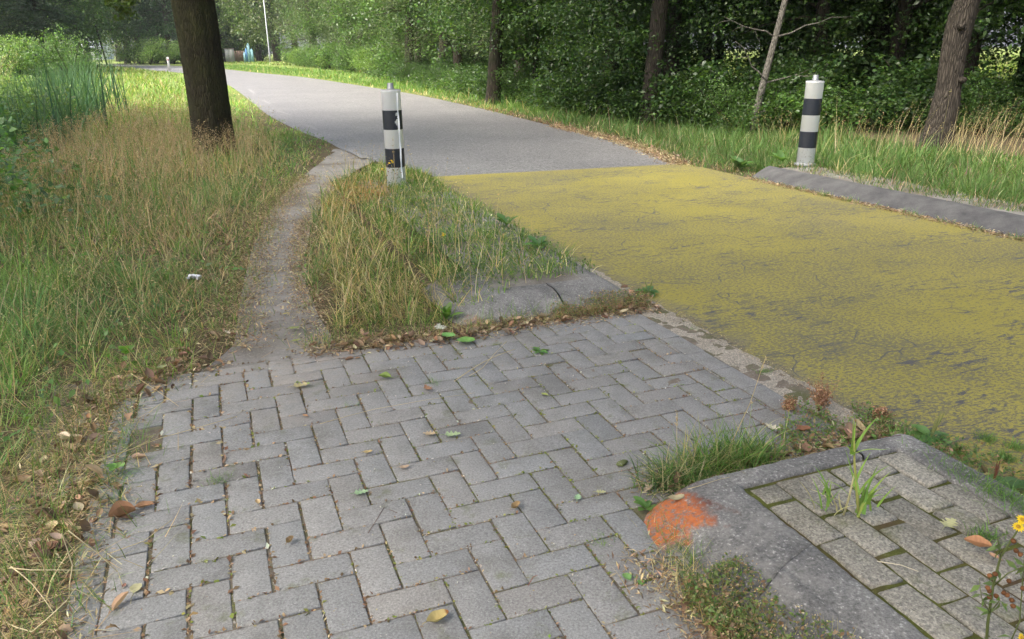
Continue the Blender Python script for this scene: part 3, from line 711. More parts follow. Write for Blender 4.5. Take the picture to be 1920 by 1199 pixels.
def culms(name, x, y, wm, br, L0, L1, label, pal, m=14, lean=.18, az=None, spread=.07):
    n = len(x); P = np.c_[x, y, zfloor(x, y)]; L = (L0 + L1 * br) * rng.uniform(.75, 1.25, n)
    if az is None: az = rng.uniform(0, 2 * PI, n)
    cs = vary(STRAW, n, .2) * (1 - br[:, None] * .6) + vary(pal, n, .2) * br[:, None] * .6
    V, F, Cc, tip = blades(P, L, az, np.abs(rng.normal(lean, .12, n)), rng.normal(.35, .2, n), .0022 * wm, cs, 3, tipw=.5)
    a = Acc(); a.add(V, F, Cc)
    base = V.reshape(n, 7, 3)[:, 4]; 
    tt = rng.random((n, m, 1)) ** .7; ax = (tip - base)[:, None]
    rr = spread * (1 - tt * .8) * rng.random((n, m, 1)) ** .5
    an = rng.uniform(0, 2 * PI, (n, m, 1)); off = np.concatenate([np.cos(an) * rr, np.sin(an) * rr, rng.normal(0, .01, (n, m, 1))], -1)
    Q = (base[:, None] + ax * (.2 + .95 * tt) + off).reshape(-1, 3)
    cc = vary(pal, n * m, .25); V2, F2, C2 = leaves(Q, np.repeat(.008 * wm ** .75, m) * rng.uniform(.6, 1.4, n * m), cc, LEAF2, droop=-.6)
    a.add(V2, F2, C2)
    stuff(name, a.mesh(name, MAT['grass']), label, 'grass')
verge_left()
def verge_weeds():
    n = 15000; x = rng.uniform(-7, -.9, n); y = rng.uniform(1.5, 13, n); k = ~blocked(x, y) & (x < np.interp(y, [3.3, 10.5], [-1.05, -2.1])) & (vnoise(x, y, .45, 81) > .66) & (pdist(x, y, DITCH) > 1.0) & (pdist(x, y, [W(-.5, -3), W(-.5, 3.3)]) > .08); x, y = x[k], y[k]; n = len(x)
    V, F, Cc = leaves(np.c_[x, y, zfloor(x, y) + rng.uniform(.01, .13, n)], rng.uniform(.018, .05, n), vary([(.10, .21, .05), (.14, .26, .06), (.09, .17, .06)], n), LEAF4, up=1.8, droop=0)
    stuff('weeds', mesh_arr('verge_weeds', V, F, MAT['leaf'], Cc), 'small broad-leaved weeds among the left verge grass', 'weeds')
    # big dark leaves at the left margin by the ditch
    n = 5200; y = rng.uniform(6.0, 14.5, n); x = -.66 * y - .1 + rng.normal(0, .38, n); k = (vnoise(x, y, .6, 4) > .4); x, y = x[k], y[k]; n = len(x)
    V, F, Cc = leaves(np.c_[x, y, rng.uniform(.1, .70, n) * np.clip((-.50 * y - x) / 1.2, .3, 1)], rng.uniform(.04, .11, n), vary([(.09, .19, .06), (.13, .25, .07), (.08, .16, .06)], n), LEAF4, up=1.5, droop=0, wid=1.3)
    stuff('brambles', mesh_arr('brambles', V, F, MAT['leaf'], Cc), 'dark broad bramble leaves at the left margin beside the ditch', 'brambles')
verge_weeds()
def straw_mat():
    a = Acc()
    for line, n, sd, off in (([W(-.62, .8), W(-.62, 2.4), W(-.60, 3.3), W(-.3, 3.65)], 4200, .11, 0), (PATH_L[1:8], 3200, .10, -.08), ([W(.3, 3.62), W(1.0, 3.55), W(2.1, 3.55)], 1500, .05, 0)):
        D = resample(line, .02); i = rng.integers(0, len(D), n); x = D[i, 0] + rng.normal(off, sd, n); y = D[i, 1] + rng.normal(0, sd, n)
        g_ = rng.random(n) < .30; col = np.where(g_[:, None], vary(GREEN, n), vary(STRAW + [(.36, .26, .16)], n, .2))
        V, F, Cc, _ = blades(np.c_[x, y, np.maximum(terrain(x, y), .0) + rng.uniform(0, .02, n)], rng.uniform(.04, .16, n), rng.uniform(0, 6.28, n), np.where(g_, rng.uniform(.2, 1.0, n), rng.uniform(1.25, 1.55, n)), rng.normal(.05, .15, n), .0028, col, 3); a.add(V, F, Cc)
    stuff('straw', a.mesh('straw_mat', MAT['grass']), 'matted dead straw and thin blades along the paving and path edges', 'straw')
straw_mat()

def island_grass():
    # tall dry straws and short green grass between the path and the yellow strip
    poly = [(-.95, 3.72), (-.2, 3.85), W(1.45, 3.9)[:2], W(2.08, 4.05)[:2], W(2.20, 4.5)[:2], W(2.24, 6)[:2], W(2.28, 8.0)[:2], (-1.0, 9.2), (-1.75, 10.1), (-1.80, 9.4), (-1.80, 8.0), (-1.66, 6.8), (-1.48, 6.0), (-1.32, 5.28), (-1.15, 4.7), (-.98, 4.15)]
    xs = np.array([p[0] for p in poly]); ys = np.array([p[1] for p in poly])
    def pts(n, pad=0):
        x = rng.uniform(xs.min() - .1, xs.max() + .1, n); y = rng.uniform(ys.min() - .1, ys.max() + .1, n); k = pip(x + (vnoise(x, y, .13, 3) - .5) * .12, y + (vnoise(x, y, .13, 4) - .5) * .1, poly); return x[k], y[k]
    a = Acc()
    x, y = pts(88000); u, v = UV(x, y); n = len(x)
    tall = np.clip((1.25 - u) / .5, 0, 1) * np.clip((8.5 - v) / 1.5, 0, 1)
    bare = np.clip(1 - np.abs(v - 4.0) / .26, 0, 1) * (u > 1.35) * .9; bare = np.maximum(bare, (u > 1.35) * .2)
    bare = np.maximum(bare, ((u > 1.15) & (u < 1.42) & (v < 4.1)) * .7)
    dens = (.35 + .65 * fbm(x, y, .3, 15)) * (1 - bare)
    k = rng.random(n) < dens * (1.15 - .3 * tall); x, y, u, v, tall = x[k], y[k], u[k], v[k], tall[k]; n = len(x)
    st = rng.random(n) < .16 + .30 * tall
    L = rng.gamma(6, 1 / 6, n) * (.038 + .055 * tall + .06 * fbm(x, y, .4, 4)) * np.where(st, 1.2, 1)
    th = np.abs(rng.normal(.5, .35, n)); kk = rng.normal(.9, .6, n)
    col = np.where(st[:, None], vary(STRAW, n, .22), vary(GREEN, n)); 
    red = (np.hypot(u - 1.0, (v - 7.6) / 1.4) < .6 + 0 * u) & (rng.random(n) < .5); col = np.where(red[:, None], vary([(.42, .25, .10), (.36, .2, .09)], n), col)
    td, ta, tv = tussock(x, y, .13); L = L * (.5 + 1.1 * np.exp(-(td / .42) ** 2) * (.35 + tv)); th = th * .7 + td * .7; col = col * (.75 + .5 * tv[:, None])
    V, F, Cc, _ = blades(np.c_[x, y, zfloor(x, y)], L, ta + rng.normal(0, .8, n), th, kk, .0042 * (.7 + y / 7) * rng.uniform(.6, 1.3, n), col); a.add(V, F, Cc)
    # long arching dry stems
    x, y = pts(3600); u, v = UV(x, y); k = (u < 1.25 + .15 * (v > 5)) & (rng.random(len(x)) < np.clip((1.5 - u) * 1.2, .1, 1)); x, y, v = x[k], y[k], v[k]; n = len(x)
    V, F, Cc, _ = blades(np.c_[x, y, zfloor(x, y)], rng.uniform(.16, .42, n), rng.uniform(0, 2 * PI, n), np.abs(rng.normal(.4, .32, n)), rng.normal(.9, .5, n), .0030 * (.7 + y / 6), vary(STRAW, n, .22), 5); a.add(V, F, Cc)
    # skirt of fine pale blades lying outwards over path and paving
    x, y = pts(16000); u, v = UV(x, y); k = (v < 4.5) & (u < 1.15); x, y = x[k], y[k]; n = len(x)
    V, F, Cc, _ = blades(np.c_[x, y, zfloor(x, y)], rng.uniform(.10, .30, n), rng.normal(-1.9, .9, n), np.abs(rng.normal(.7, .3, n)), rng.normal(.9, .3, n), .0028, vary(STRAW + [(.30, .30, .10)], n, .22), 4); a.add(V, F, Cc)
    stuff('grass', a.mesh('island_grass', MAT['grass']), 'tufted green and dry grass around the striped bollard between path and yellow surface', 'grass')
    # clover-like low herbs at the path side
    n = 30000; x = rng.uniform(-1.8, 1.0, n); y = rng.uniform(3.6, 8.2, n); k = pip(x, y, poly) & (vnoise(x, y, .35, 6) > .5) & (rng.random(n) < .55); x, y = x[k], y[k]; n = len(x)
    V, F, Cc = leaves(np.c_[x, y, zfloor(x, y) + rng.uniform(.01, .07, n)], rng.uniform(.012, .026, n), vary([(.06, .13, .03), (.09, .17, .04)], n), LEAF4, up=2.5, droop=0)
    stuff('clover', mesh_arr('clover', V, F, MAT['leaf'], Cc), 'low clover leaves among the dry grass beside the dirt path', 'clover')
    # culms with seed heads
    x, y = pts(900); u, v = UV(x, y); k = (u < 1.7) & (rng.random(len(x)) < .6); x, y = x[k], y[k]; n = len(x)
    culms('dry_grass', x, y, np.full(n, 1.4), np.clip(vnoise(x, y, .5, 9) * 1.5 - .3, 0, 1), .32, .12, 'thin seeding grass stems around the near bollard', [(.42, .30, .16), (.5, .4, .22)], 8, spread=.02)
island_grass()

def verge_right():
    x, y, wm = bands([(5.5, 9, 2600, 1.7), (9, 14, 1500, 2.4), (14, 22, 500, 3.8), (22, 40, 150, 6.5), (40, 100, 30, 14)], (-30, 46))
    dR = pdist(x, y, ROAD_R); u, v = UV(x, y)
    k = ~side_of_road(x, y) & ~blocked(x, y) & (dR < np.interp(y, [7, 12, 20, 60], [4.2, 3.4, 3.0, 5.0]))
    x, y, wm, dR, u, v = x[k], y[k], wm[k], dR[k], u[k], v[k]; n = len(x)
    nk = (v < 7.3); edge = np.where(nk, np.clip((u - 5.95) / .5, 0, 1), np.clip(dR / .6, 0, 1))
    L = rng.gamma(6, 1 / 6, n) * (.06 + .13 * edge * (.3 + 1.0 * fbm(x, y, .7, 6)))
    st = rng.random(n) < np.where(edge < .6, .30, .06) * np.where(y > 30, .5, 1)
    col = np.where(st[:, None], vary(STRAW + RUST, n, .2), vary(GREEN, n) * .5 + vary(BLUEG, n) * .5)
    col *= np.where((y > 18)[:, None], np.array([1.0, 1.05, .9]), np.array([.82, .85, .85]))
    td, ta, tv = tussock(x, y, .24); L = L * (.5 + 1.1 * np.exp(-(td / .42) ** 2) * (.35 + tv)); col = col * (.7 + .6 * tv[:, None])
    V, F, Cc, _ = blades(np.c_[x, y, zfloor(x, y) - .01], L, ta + rng.normal(0, .8, n), np.abs(rng.normal(.3, .25, n)) + .4 * td, rng.normal(.8, .5, n), .0042 * wm * rng.uniform(.6, 1.3, n), col)
    stuff('grass', mesh_arr('right_verge_grass', V, F, MAT['grass'], Cc), 'green verge grass between the far kerb and the wood', 'grass')
    # stand of pale seeding stems round the brown trunk
    n = 380; x = rng.normal(6.9, 1.2, n); y = 10.0 + rng.normal(0, .75, n) - (x - 6) * .12; k = ~blocked(x, y) & (UV(x, y)[0] > 6.6); x, y = x[k], y[k]; n = len(x)
    culms('dry_grass', x, y, np.full(n, 1.9), rng.random(n) * .6, .50, .30, 'pale leaning seed stems around the brown trunk by the right bollard', [(.36, .30, .16), (.28, .25, .12)], 7, .28, rng.normal(.2, .5, n), .015)
    n = 130; x = rng.uniform(3.4, 6.2, n); y = 10.4 + (5.5 - x) * .75 + rng.normal(0, .6, n); k = ~blocked(x, y); x, y = x[k], y[k]; n = len(x)
    culms('dry_grass', x, y, np.full(n, 2.0), rng.random(n) * .5, .38, .25, 'sparse pale seed stems in front of the grey leaning sapling', [(.45, .36, .20)], 6, .25, None, .015)
verge_right()

def far_meadow():
    # open grassland beyond ditch and wood, coarse tufts
    x, y, wm = bands([(14, 30, 45, 6), (30, 60, 18, 12), (60, 130, 4.5, 26)], (-50, 48))
    k = ~pip(x, y, ROAD_POLY) & (pdist(x, y, ROAD_MID) > 3.6); u, v = UV(x, y)
    k &= (pdist(x, y, ROAD_MID) > 12) | side_of_road(x, y); x, y, wm = x[k], y[k], wm[k]; n = len(x)
    col = vary([(.17, .25, .06), (.22, .29, .09), (.13, .21, .05), (.30, .30, .14)], n)
    V, F, Cc, _ = blades(np.c_[x, y, terrain(x, y)], rng.uniform(.15, .4, n), rng.uniform(0, 2 * PI, n), np.abs(rng.normal(.3, .25, n)), .8, .005 * wm, col)
    stuff('meadow_grass', mesh_arr('meadow_grass', V, F, MAT['grass'], Cc), 'bright open meadow grass beyond the ditch and behind the wood', 'grass')
far_meadow()

def ditch_plants():
    # cattail-like blades
    pts = []
    D = resample(DITCH, .1); D = D[(D[:, 1] > 4) & (D[:, 1] < 30)]
    n = 2500; i = rng.choice(len(D), n, p=None); dd = rng.normal(.1, .7, n)
    x = D[i, 0] + dd + .35; y = D[i, 1] + rng.normal(0, .25, n); cl = vnoise(x, y, .9, 13) ; k = (cl > .50) & (y > 9); x, y = x[k], y[k]; n = len(x)
    Q = np.repeat(np.c_[x, y, terrain(x, y)], 5, 0); Q[:, :2] += rng.normal(0, .04, (len(Q), 2)); m = len(Q)
    V, F, Cc, _ = blades(Q, rng.uniform(.9, 1.95, m), rng.uniform(0, 2 * PI, m), np.abs(rng.normal(.16, .16, m)), np.abs(rng.normal(.25, .5, m)), rng.uniform(.016, .034, m), vary([(.075, .15, .08), (.05, .11, .06), (.10, .19, .09)], m), 4)
    stuff('reeds', mesh_arr('reeds', V, F, MAT['grass'], Cc), 'tall blue-green cattail leaves standing in the ditch on the left', 'reeds')
    # lush tall herbs behind the reeds, lumpy canopy
    n = 34000; x = rng.uniform(-34, -5.0, n); y = rng.uniform(3.5, 42, n); dm = pdist(x, y, DITCH); off = x < np.interp(y, [p[1] for p in DITCH], [p[0] for p in DITCH]) + 1.15
    k = off & (dm < 2.5 + .5 * y) & (np.abs(np.arctan2(x, y)) < .85); x, y = x[k], y[k]; n = len(x)
    H = (.45 + 1.0 * fbm(x, y, 1.6, 31)) * np.interp(y, [4, 9, 14, 30, 42], [1.35, 1.25, 1.0, .8, .6]); m = 12
    Q = np.repeat(np.c_[x, y, terrain(x, y) * .6], m, 0); t_ = rng.random(n * m) ** .6; Q[:, 2] += np.repeat(H, m) * t_; Q[:, :2] += rng.normal(0, .10, (n * m, 2)) * (1 + np.repeat(y, m)[:, None] / 15)
    sz = np.repeat(np.interp(y, [4, 12, 40], [.05, .075, .17]), m) * rng.uniform(.6, 1.3, n * m)
    cl = np.repeat(vnoise(x, y, 2.2, 7), m)[:, None]
    col = vary([(.10, .18, .045), (.14, .23, .06), (.075, .14, .045)], n * m) * (1 - cl) + vary([(.22, .30, .09), (.17, .26, .07)], n * m) * cl
    V, F, Cc = leaves(Q, sz, col, LEAF2, up=.8, droop=-.1, wid=.75)
    stuff('undergrowth', mesh_arr('ditch_herbs', V, F, MAT['leaf'], Cc), 'lush tall weeds growing on the far side of the ditch', 'weeds')
    # pale plumes on top
    n = 2600; x = rng.uniform(-30, -9, n); y = rng.uniform(13, 38, n); k = (vnoise(x, y, 3.0, 17) > .40) & (np.abs(np.arctan2(x, y)) < .8) & (x < np.interp(y, [p[1] for p in DITCH], [p[0] for p in DITCH]) - .8); x, y = x[k], y[k]; n = len(x)
    culms('plume_grass', x, y, np.full(n, 6.0), rng.random(n) * .4, 1.75, .35, 'pale feathery plumes above the weeds at the left edge', [(.55, .48, .36), (.50, .45, .30), (.42, .45, .28)], 14, .15, None, .10)
ditch_plants()

# dead and curled leaves
def leafgrid(L=1.0, wfun=None, n=7, fold=.18, curl=.5, lob=0.0):
    V = []; ts = np.linspace(0, 1, n)
    for t_ in ts:
        w = (wfun(t_) if wfun else math.sin(PI * min(1, t_ * .93 + .05)) ** .8 * .32)
        a = curl * (t_ - .5); y = t_ ; z = curl * .5 * (t_ - .5) ** 2 * 2
        V += [(-w, y, z + fold * w), (-w * .5, y, z + fold * .25 * w), (0, y, z), (w * .5, y, z + fold * .25 * w), (w, y, z + fold * w)]
    F = [(5 * i + j, 5 * i + j + 1, 5 * i + j + 6, 5 * i + j + 5) for i in range(n - 1) for j in range(4)]
    T = []
    for q in F: T += [(q[0], q[1], q[2]), (q[0], q[2], q[3])]
    return np.array(V) * L, np.array(T)
def litter():
    a = Acc(); V0, T0 = leafgrid(n=6, fold=.5, curl=.6); V1, T1 = leafgrid(n=6, fold=1.5, curl=.2, wfun=lambda t_: .2 * math.sin(PI * min(1, t_ * .93 + .05)) ** .6); V2, T2 = leafgrid(n=9, fold=.3, curl=-.8, wfun=lambda t_: max(.03, .26 * math.sin(PI * min(1, t_ * .9 + .07)) ** .7 * (1 + .4 * math.cos(t_ * 21))))
    def drop(x, y, size, pal, zoff=.006):
        for tm in ((V0, T0), (V1, T1), (V2, T2)):
            k = rng.random(len(x)) < .37; n = k.sum()
            if not n: continue
            P = np.c_[x[k], y[k], np.maximum(terrain(x[k], y[k]), -.0) + rng.uniform(zoff, zoff + .02, n)]
            V, F, Cc = leaves(P, size * rng.uniform(.35, 1.3, n), vary(pal, n, .28), tm, up=3.5, droop=0); a.add(V, F, Cc)
    BR = [(.26, .17, .105), (.21, .14, .09), (.33, .235, .155), (.17, .115, .08), (.40, .32, .22)]
    def along(line, n, sd, size, side=0.0):
        D = resample(line, .02); i = rng.integers(0, len(D), n); off = rng.normal(side, sd, (n, 2))
        x = D[i, 0] + off[:, 0]; y = D[i, 1] + rng.normal(0, sd, n); k = vnoise(x, y, .25, 2) > .3; drop(x[k], y[k], size, BR)
    along([W(-.56, .5), W(-.58, 1.6), W(-.58, 2.4), W(-.55, 3.3), W(-.2, 3.6), W(.02, 3.7)], 600, .09, .046)
    along([W(.38, 3.52), W(.7, 3.50), W(1.05, 3.45), W(1.5, 3.50)], 240, .06, .042)
    along(PATH_L[1:6], 260, .10, .028, -.26); along(PATH_R[1:6], 90, .07, .025, .16)
    along([W(.99, -.5), W(1.0, .8), W(1.0, 1.5)], 150, .05, .042)
    along([W(1.2, 1.86), W(1.6, 1.85), W(2.05, 1.87), W(2.2, 1.9)], 150, .045, .042)
    along([W(2.19, .8), W(2.19, 1.75)], 90, .03, .045)
    along([W(1.6, 3.52), W(2.1, 3.5), W(2.2, 3.9)], 170, .05, .04)
    along([q for q in ROAD_R if 9 < q[1] < 20], 700, .10, .045, .08)
    stuff('leaf_litter', a.mesh('leaf_litter', MAT['dry']), 'curled brown dead leaves lying along the paving edges', 'dead leaves')
    # crumbs, seeds, straw bits in joints and along the edges
    b = Acc(); n = 38000
    i = rng.integers(-6, 24, n); j = rng.integers(-26, 18, n); fr = rng.random(n) * 2
    hor = rng.random(n) < .45
    m = (i - j) % 4
    uu = U0 + np.where(hor, i + fr, i + 0.0) * MOD; vv = V0_ + np.where(hor, j + 0.0, j + fr) * MOD
    # keep only points that fall in a real joint of the pattern
    def cell(u, v):
        ii = np.floor((u - U0) / MOD).astype(int); jj = np.floor((v - V0_) / MOD).astype(int); r = (ii - jj) % 4
        return np.where(r == 0, ii * 1000 + jj, np.where(r == 1, (ii - 1) * 1000 + jj, np.where(r == 3, 500000 + ii * 1000 + jj, 500000 + ii * 1000 + jj - 1)))
    d = .012; j1 = np.where(hor, cell(uu, vv + d) != cell(uu, vv - d), cell(uu + d, vv) != cell(uu - d, vv)); 
    k = j1 & (uu > -.5) & (uu < 1.93) & ((uu < 1.08) | (vv > 1.82)) & (vv < 3.5) & (rng.random(n) < .85)
    uu, vv = uu[k] + rng.normal(0, .0022, k.sum()), vv[k] + rng.normal(0, .0022, k.sum()); n = len(uu)
    leftish = np.clip((.4 - uu) / .8, 0, 1); green = rng.random(n) < np.clip(.2 + .7 * np.clip((uu - .2) / .7, 0, 1), 0, .85) * (vnoise(uu, vv, .13, 3) > .42)
    x, y, _ = W(uu, vv)
    col = np.where((rng.random(n) < .05)[:, None], vary([(.50, .48, .43)], n), np.where(green[:, None], vary([(.14, .18, .04), (.20, .22, .06)], n), vary([(.24, .15, .09), (.17, .11, .07), (.36, .28, .17)], n)))
    V, F, Cc = leaves(np.c_[x, y, rng.uniform(.005, .009, n)], np.where(green, .009, .008) * rng.uniform(.6, 1.7, n) * (1 + 1.0 * leftish), col, LEAF2, up=1.5, droop=0, wid=1.0); b.add(V, F, Cc)
    # sparse crumbs on top of the paving and on the island
    n = 1500; uu = rng.uniform(-.5, 2.0, n); vv = rng.uniform(1.1, 3.5, n); kk = rng.random(n) < .25 + .75 * (vnoise(uu, vv, .3, 5) > .62); uu, vv = uu[kk], vv[kk]; n = len(uu)
    k2 = ~((uu > 1.05) & (vv < 1.82)); uu, vv = uu[k2], vv[k2]; n = len(uu); x, y, _ = W(uu, vv)
    V, F, Cc = leaves(np.c_[x, y, np.full(n, .013)], rng.uniform(.003, .009, n), vary([(.22, .14, .08), (.5, .48, .42), (.35, .27, .16)], n), LEAF2, up=2, droop=0); b.add(V, F, Cc)
    # reddish crumble and straw bits along verges
    def rub(line, n, sd, sz=(.006, .03)):
        D = resample(line, .02); i = rng.integers(0, len(D), n); x = D[i, 0] + rng.normal(0, sd, n); y = D[i, 1] + rng.normal(0, sd, n)
        V, F, Cc = leaves(np.c_[x, y, np.maximum(terrain(x, y), 0.0) + rng.uniform(.002, .02, n)], rng.uniform(*sz, n), vary([(.30, .20, .13), (.42, .32, .20), (.20, .14, .09), (.52, .44, .28)], n), LEAF2, up=1.2, droop=0, wid=.4); b.add(V, F, Cc)
    rub([W(-.56, .5), W(-.56, 2.2), W(-.55, 3.3), W(-.2, 3.6)], 9000, .08); rub([W(.35, 3.55), W(1.05, 3.50), W(1.7, 3.5), W(2.15, 3.52)], 6500, .055)
    rub(PATH_L[1:8], 7000, .09, (.006, .035)); rub(PATH_R[1:8], 4500, .06); rub([W(1.2, 1.87), W(2.2, 1.9)], 3000, .045); rub([W(1.0, .3), W(.98, 1.55)], 4000, .05); rub([W(5.44, 3), W(5.44, 7)], 3500, .03, (.01, .035))
    rub([(-1.1, 4.0), (-1.5, 5.3), (-1.75, 6.4)], 2500, .06); rub(ROAD_R[4:9], 6000, .08, (.02, .06)); rub([W(2.2, 1.9), W(2.22, 3.4)], 1200, .025, (.003, .012))
    stuff('debris', b.mesh('debris', MAT['dry']), 'crumbs, moss bits and plant scraps in the paving joints and edges', 'debris')
litter()
# ================================================================== TREES AND SHRUBS
DARKG = [(.036, .078, .022), (.050, .10, .027), (.033, .068, .024), (.072, .128, .033)]
MIDG = [(.070, .135, .032), (.092, .17, .042), (.058, .115, .030)]
LITEG = [(.13, .21, .05), (.16, .25, .07), (.10, .18, .05)]
WILLOW = [(.10, .15, .06), (.14, .19, .09), (.08, .13, .05), (.19, .23, .14)]
CONIF = [(.030, .060, .035), (.04, .075, .04), (.025, .05, .03)]

def trunk_acc(h, r0, lean=(0, 0), bend=.15, limbs=7, lz=(2.0, 7.0), ll=(1.5, 3.0), sides=12, flare=1.5, ridge=None, r1=.35, seed=0, hang=0.0, rings=14):
    rg = np.random.default_rng(seed); a = Acc(); zs = np.r_[-.15, 0, .12, .35, np.linspace(.8, h, rings)]
    ph = rg.uniform(0, 6, 2)
    cx = lambda z: lean[0] * z + bend * math.sin(z * .55 + ph[0]) - bend * math.sin(ph[0])
    cy = lambda z: lean[1] * z + bend * .6 * math.sin(z * .5 + ph[1]) - bend * .6 * math.sin(ph[1])
    rad = [r0 * ((flare if z <= 0 else 1 + (flare - 1) * math.exp(-z / .22)) if z < 1.2 else 1) * (1 - (1 - r1) * max(0, z) / h) for z in zs]
    tube(a, [(cx(z), cy(z), z) for z in zs], rad, sides, None, .015, True, ridge)
    ends = []
    for i in range(limbs):
        z0 = rg.uniform(*lz); az = rg.uniform(0, 2 * PI); L = rg.uniform(*ll); up = rg.uniform(.1, .7) - hang * rg.random()
        r = r0 * .30 * rg.uniform(.5, 1.2) * (1 - .5 * z0 / h); pts = []
        for t_ in np.linspace(0, 1, 6):
            pts.append((cx(z0) + math.cos(az) * L * t_, cy(z0) + math.sin(az) * L * t_, z0 + L * (up * t_ - (hang + .15) * t_ * t_) + rg.normal(0, .04)))
            az += rg.normal(0, .12)
        tube(a, pts, [r * (1 - .85 * t_) for t_ in np.linspace(0, 1, 6)], 6)
        for q in (2, 3, 4, 5):
            ends.append(pts[q])
            if rg.random() < .8:
                d = np.array([rg.normal(0, .5), rg.normal(0, .5), rg.uniform(-.2, .35)]) * L * .35; p2 = np.array(pts[q]) + d
                tube(a, [pts[q], (np.array(pts[q]) + p2) / 2 + rg.normal(0, .03, 3), p2], [r * .35, r * .25, r * .08], 4); ends.append(tuple(p2))
    return a, np.array(ends) if ends else np.zeros((0, 3))
def crown_acc(ends, extra, pal, size, per, rad, tmpl=LEAF4, droop=.35, coarse=None, seed=0, wid=1.0, up=.9):
    """leaf sprays round branch ends and extra centres; each spray has its own tint"""
    rg = np.random.default_rng(seed); a = Acc()
    cen = np.concatenate([ends, extra]) if len(ends) else extra
    K = len(cen); cnt = np.maximum(6, (per * rg.gamma(3, 1 / 3, K)).astype(int)); idx = np.repeat(np.arange(K), cnt); N = len(idx)
    # flattened sprays, each with a tilt of its own
    sp = rg.normal(0, 1, (N, 3)) * np.array([1, 1, .42]); tilt = rg.normal(0, .35, (K, 2))
    sp[:, 2] += sp[:, 0] * tilt[idx, 0] + sp[:, 1] * tilt[idx, 1]
    P = cen[idx] + sp * (rad * rg.uniform(.6, 1.3, K))[idx][:, None]
    tint = np.exp(rg.normal(0, .22, (K, 1)))[idx] * (1 + .0 * P[:, :1])
    col = vary(pal, N, .16) * tint
    V, F, Cc = leaves(P, size * rg.uniform(.65, 1.3, N), col, tmpl, up=up, droop=droop, wid=wid); a.add(V, F, Cc)
    if coarse:
        cz, n2, s2 = coarse; idx = rg.integers(0, len(cz), n2)
        V, F, Cc = leaves(cz[idx] + rg.normal(0, .45, (n2, 3)), s2 * rg.uniform(.6, 1.3, n2), vary(pal, n2, .25), LEAF2, up=.9, droop=droop); a.add(V, F, Cc)
    return a
def shell(n, rx, rz, zc, seed, inner=.55, zmin=-99):
    rg = np.random.default_rng(seed); d = rg.normal(0, 1, (n * 3, 3)); d /= np.linalg.norm(d, axis=1)[:, None]
    r = rg.uniform(inner, 1.0, (n * 3, 1)) * (1 + .25 * np.sin(d[:, :1] * 5 + seed) * np.cos(d[:, 1:2] * 4))
    P = d * r * np.array([rx, rx, rz]) + np.array([0, 0, zc]); P = P[P[:, 2] > zmin]; return P[:n]

# --- variants for the wood; low sprays near the road, coarse leaves higher up
WV = []
for k in range(6):
    tr, ends = trunk_acc(9.5, [.13, .16, .11, .15, .10, .14][k], (rng.normal(0, .03), rng.normal(0, .03)), .12, 11, (1.3, 6.5), (1.0, 2.4), 12, 1.35, None, .3, 40 + k, .12)
    low = shell(70 if k % 2 else 95, 2.1, 2.0, 2.7, 60 + k, .35, .7); hi = shell(240, 2.7, 3.4, 6.4, 80 + k, .3, 2.5)
    pal = [DARKG, MIDG, DARKG, WILLOW, MIDG, DARKG][k]
    cr = crown_acc(ends, low, pal, [.085, .10, .075, .06, .11, .08][k], 85, .30, LEAF4, .35, (hi, 9000, .16), k, [1, 1.2, .9, .6, 1.25, 1][k])
    WV.append((tr.mesh('wood_trunk', MAT['bark_dark' if k % 3 else 'bark_brown'], True), cr.mesh('wood_crown', MAT['leaf'])))
SV = []
for k in range(5):
    a = Acc(); rg = np.random.default_rng(k); ends = []
    for i in range(9):
        az = rg.uniform(0, 6.28); L = rg.uniform(.5, 1.2); pts = [(math.cos(az) * L * t_ * .7, math.sin(az) * L * t_ * .7, L * 1.1 * t_ - .25 * t_ * t_) for t_ in np.linspace(0, 1, 5)]
        tube(a, pts, [.013 * (1 - .8 * t_) + .002 for t_ in np.linspace(0, 1, 5)], 4); ends += pts[2:]
    ex = shell(46, .75, .55, .55, k, .4, .06)
    cr = crown_acc(np.array(ends), ex, [DARKG, MIDG, MIDG, DARKG, LITEG][k], [.06, .075, .05, .085, .06][k], 42, .17, LEAF4, .2, None, k, [1, 1.2, .9, 1.25, 1][k])
    SV.append((a.mesh('shrub_stems', MAT['bark_dark'], True), cr.mesh('shrub_leaves', MAT['leaf'])))

def plant_tree(v, x, y, s=1.0, sz=None, rz=None, label='', group=None, cat='tree', name='broadleaf_tree', trunk=None, crown=None):
    t_ = thing(name, label, cat, (x, y, tz(x, y)), rng.uniform(0, 6.28) if rz is None else rz, group)
    t_.scale = (s, s, sz or s)
    link('trunk', trunk or WV[v][0], t_); link('crown', crown or WV[v][1], t_); return t_
def plant_shrub(v, x, y, s=1.0, sz=None, label='', group=None):
    t_ = thing('shrub', label, 'shrub', (x, y, tz(x, y)), rng.uniform(0, 6.28), group); t_.scale = (s, s, sz or s)
    link('stem', SV[v][0], t_); link('foliage', SV[v][1], t_); return t_

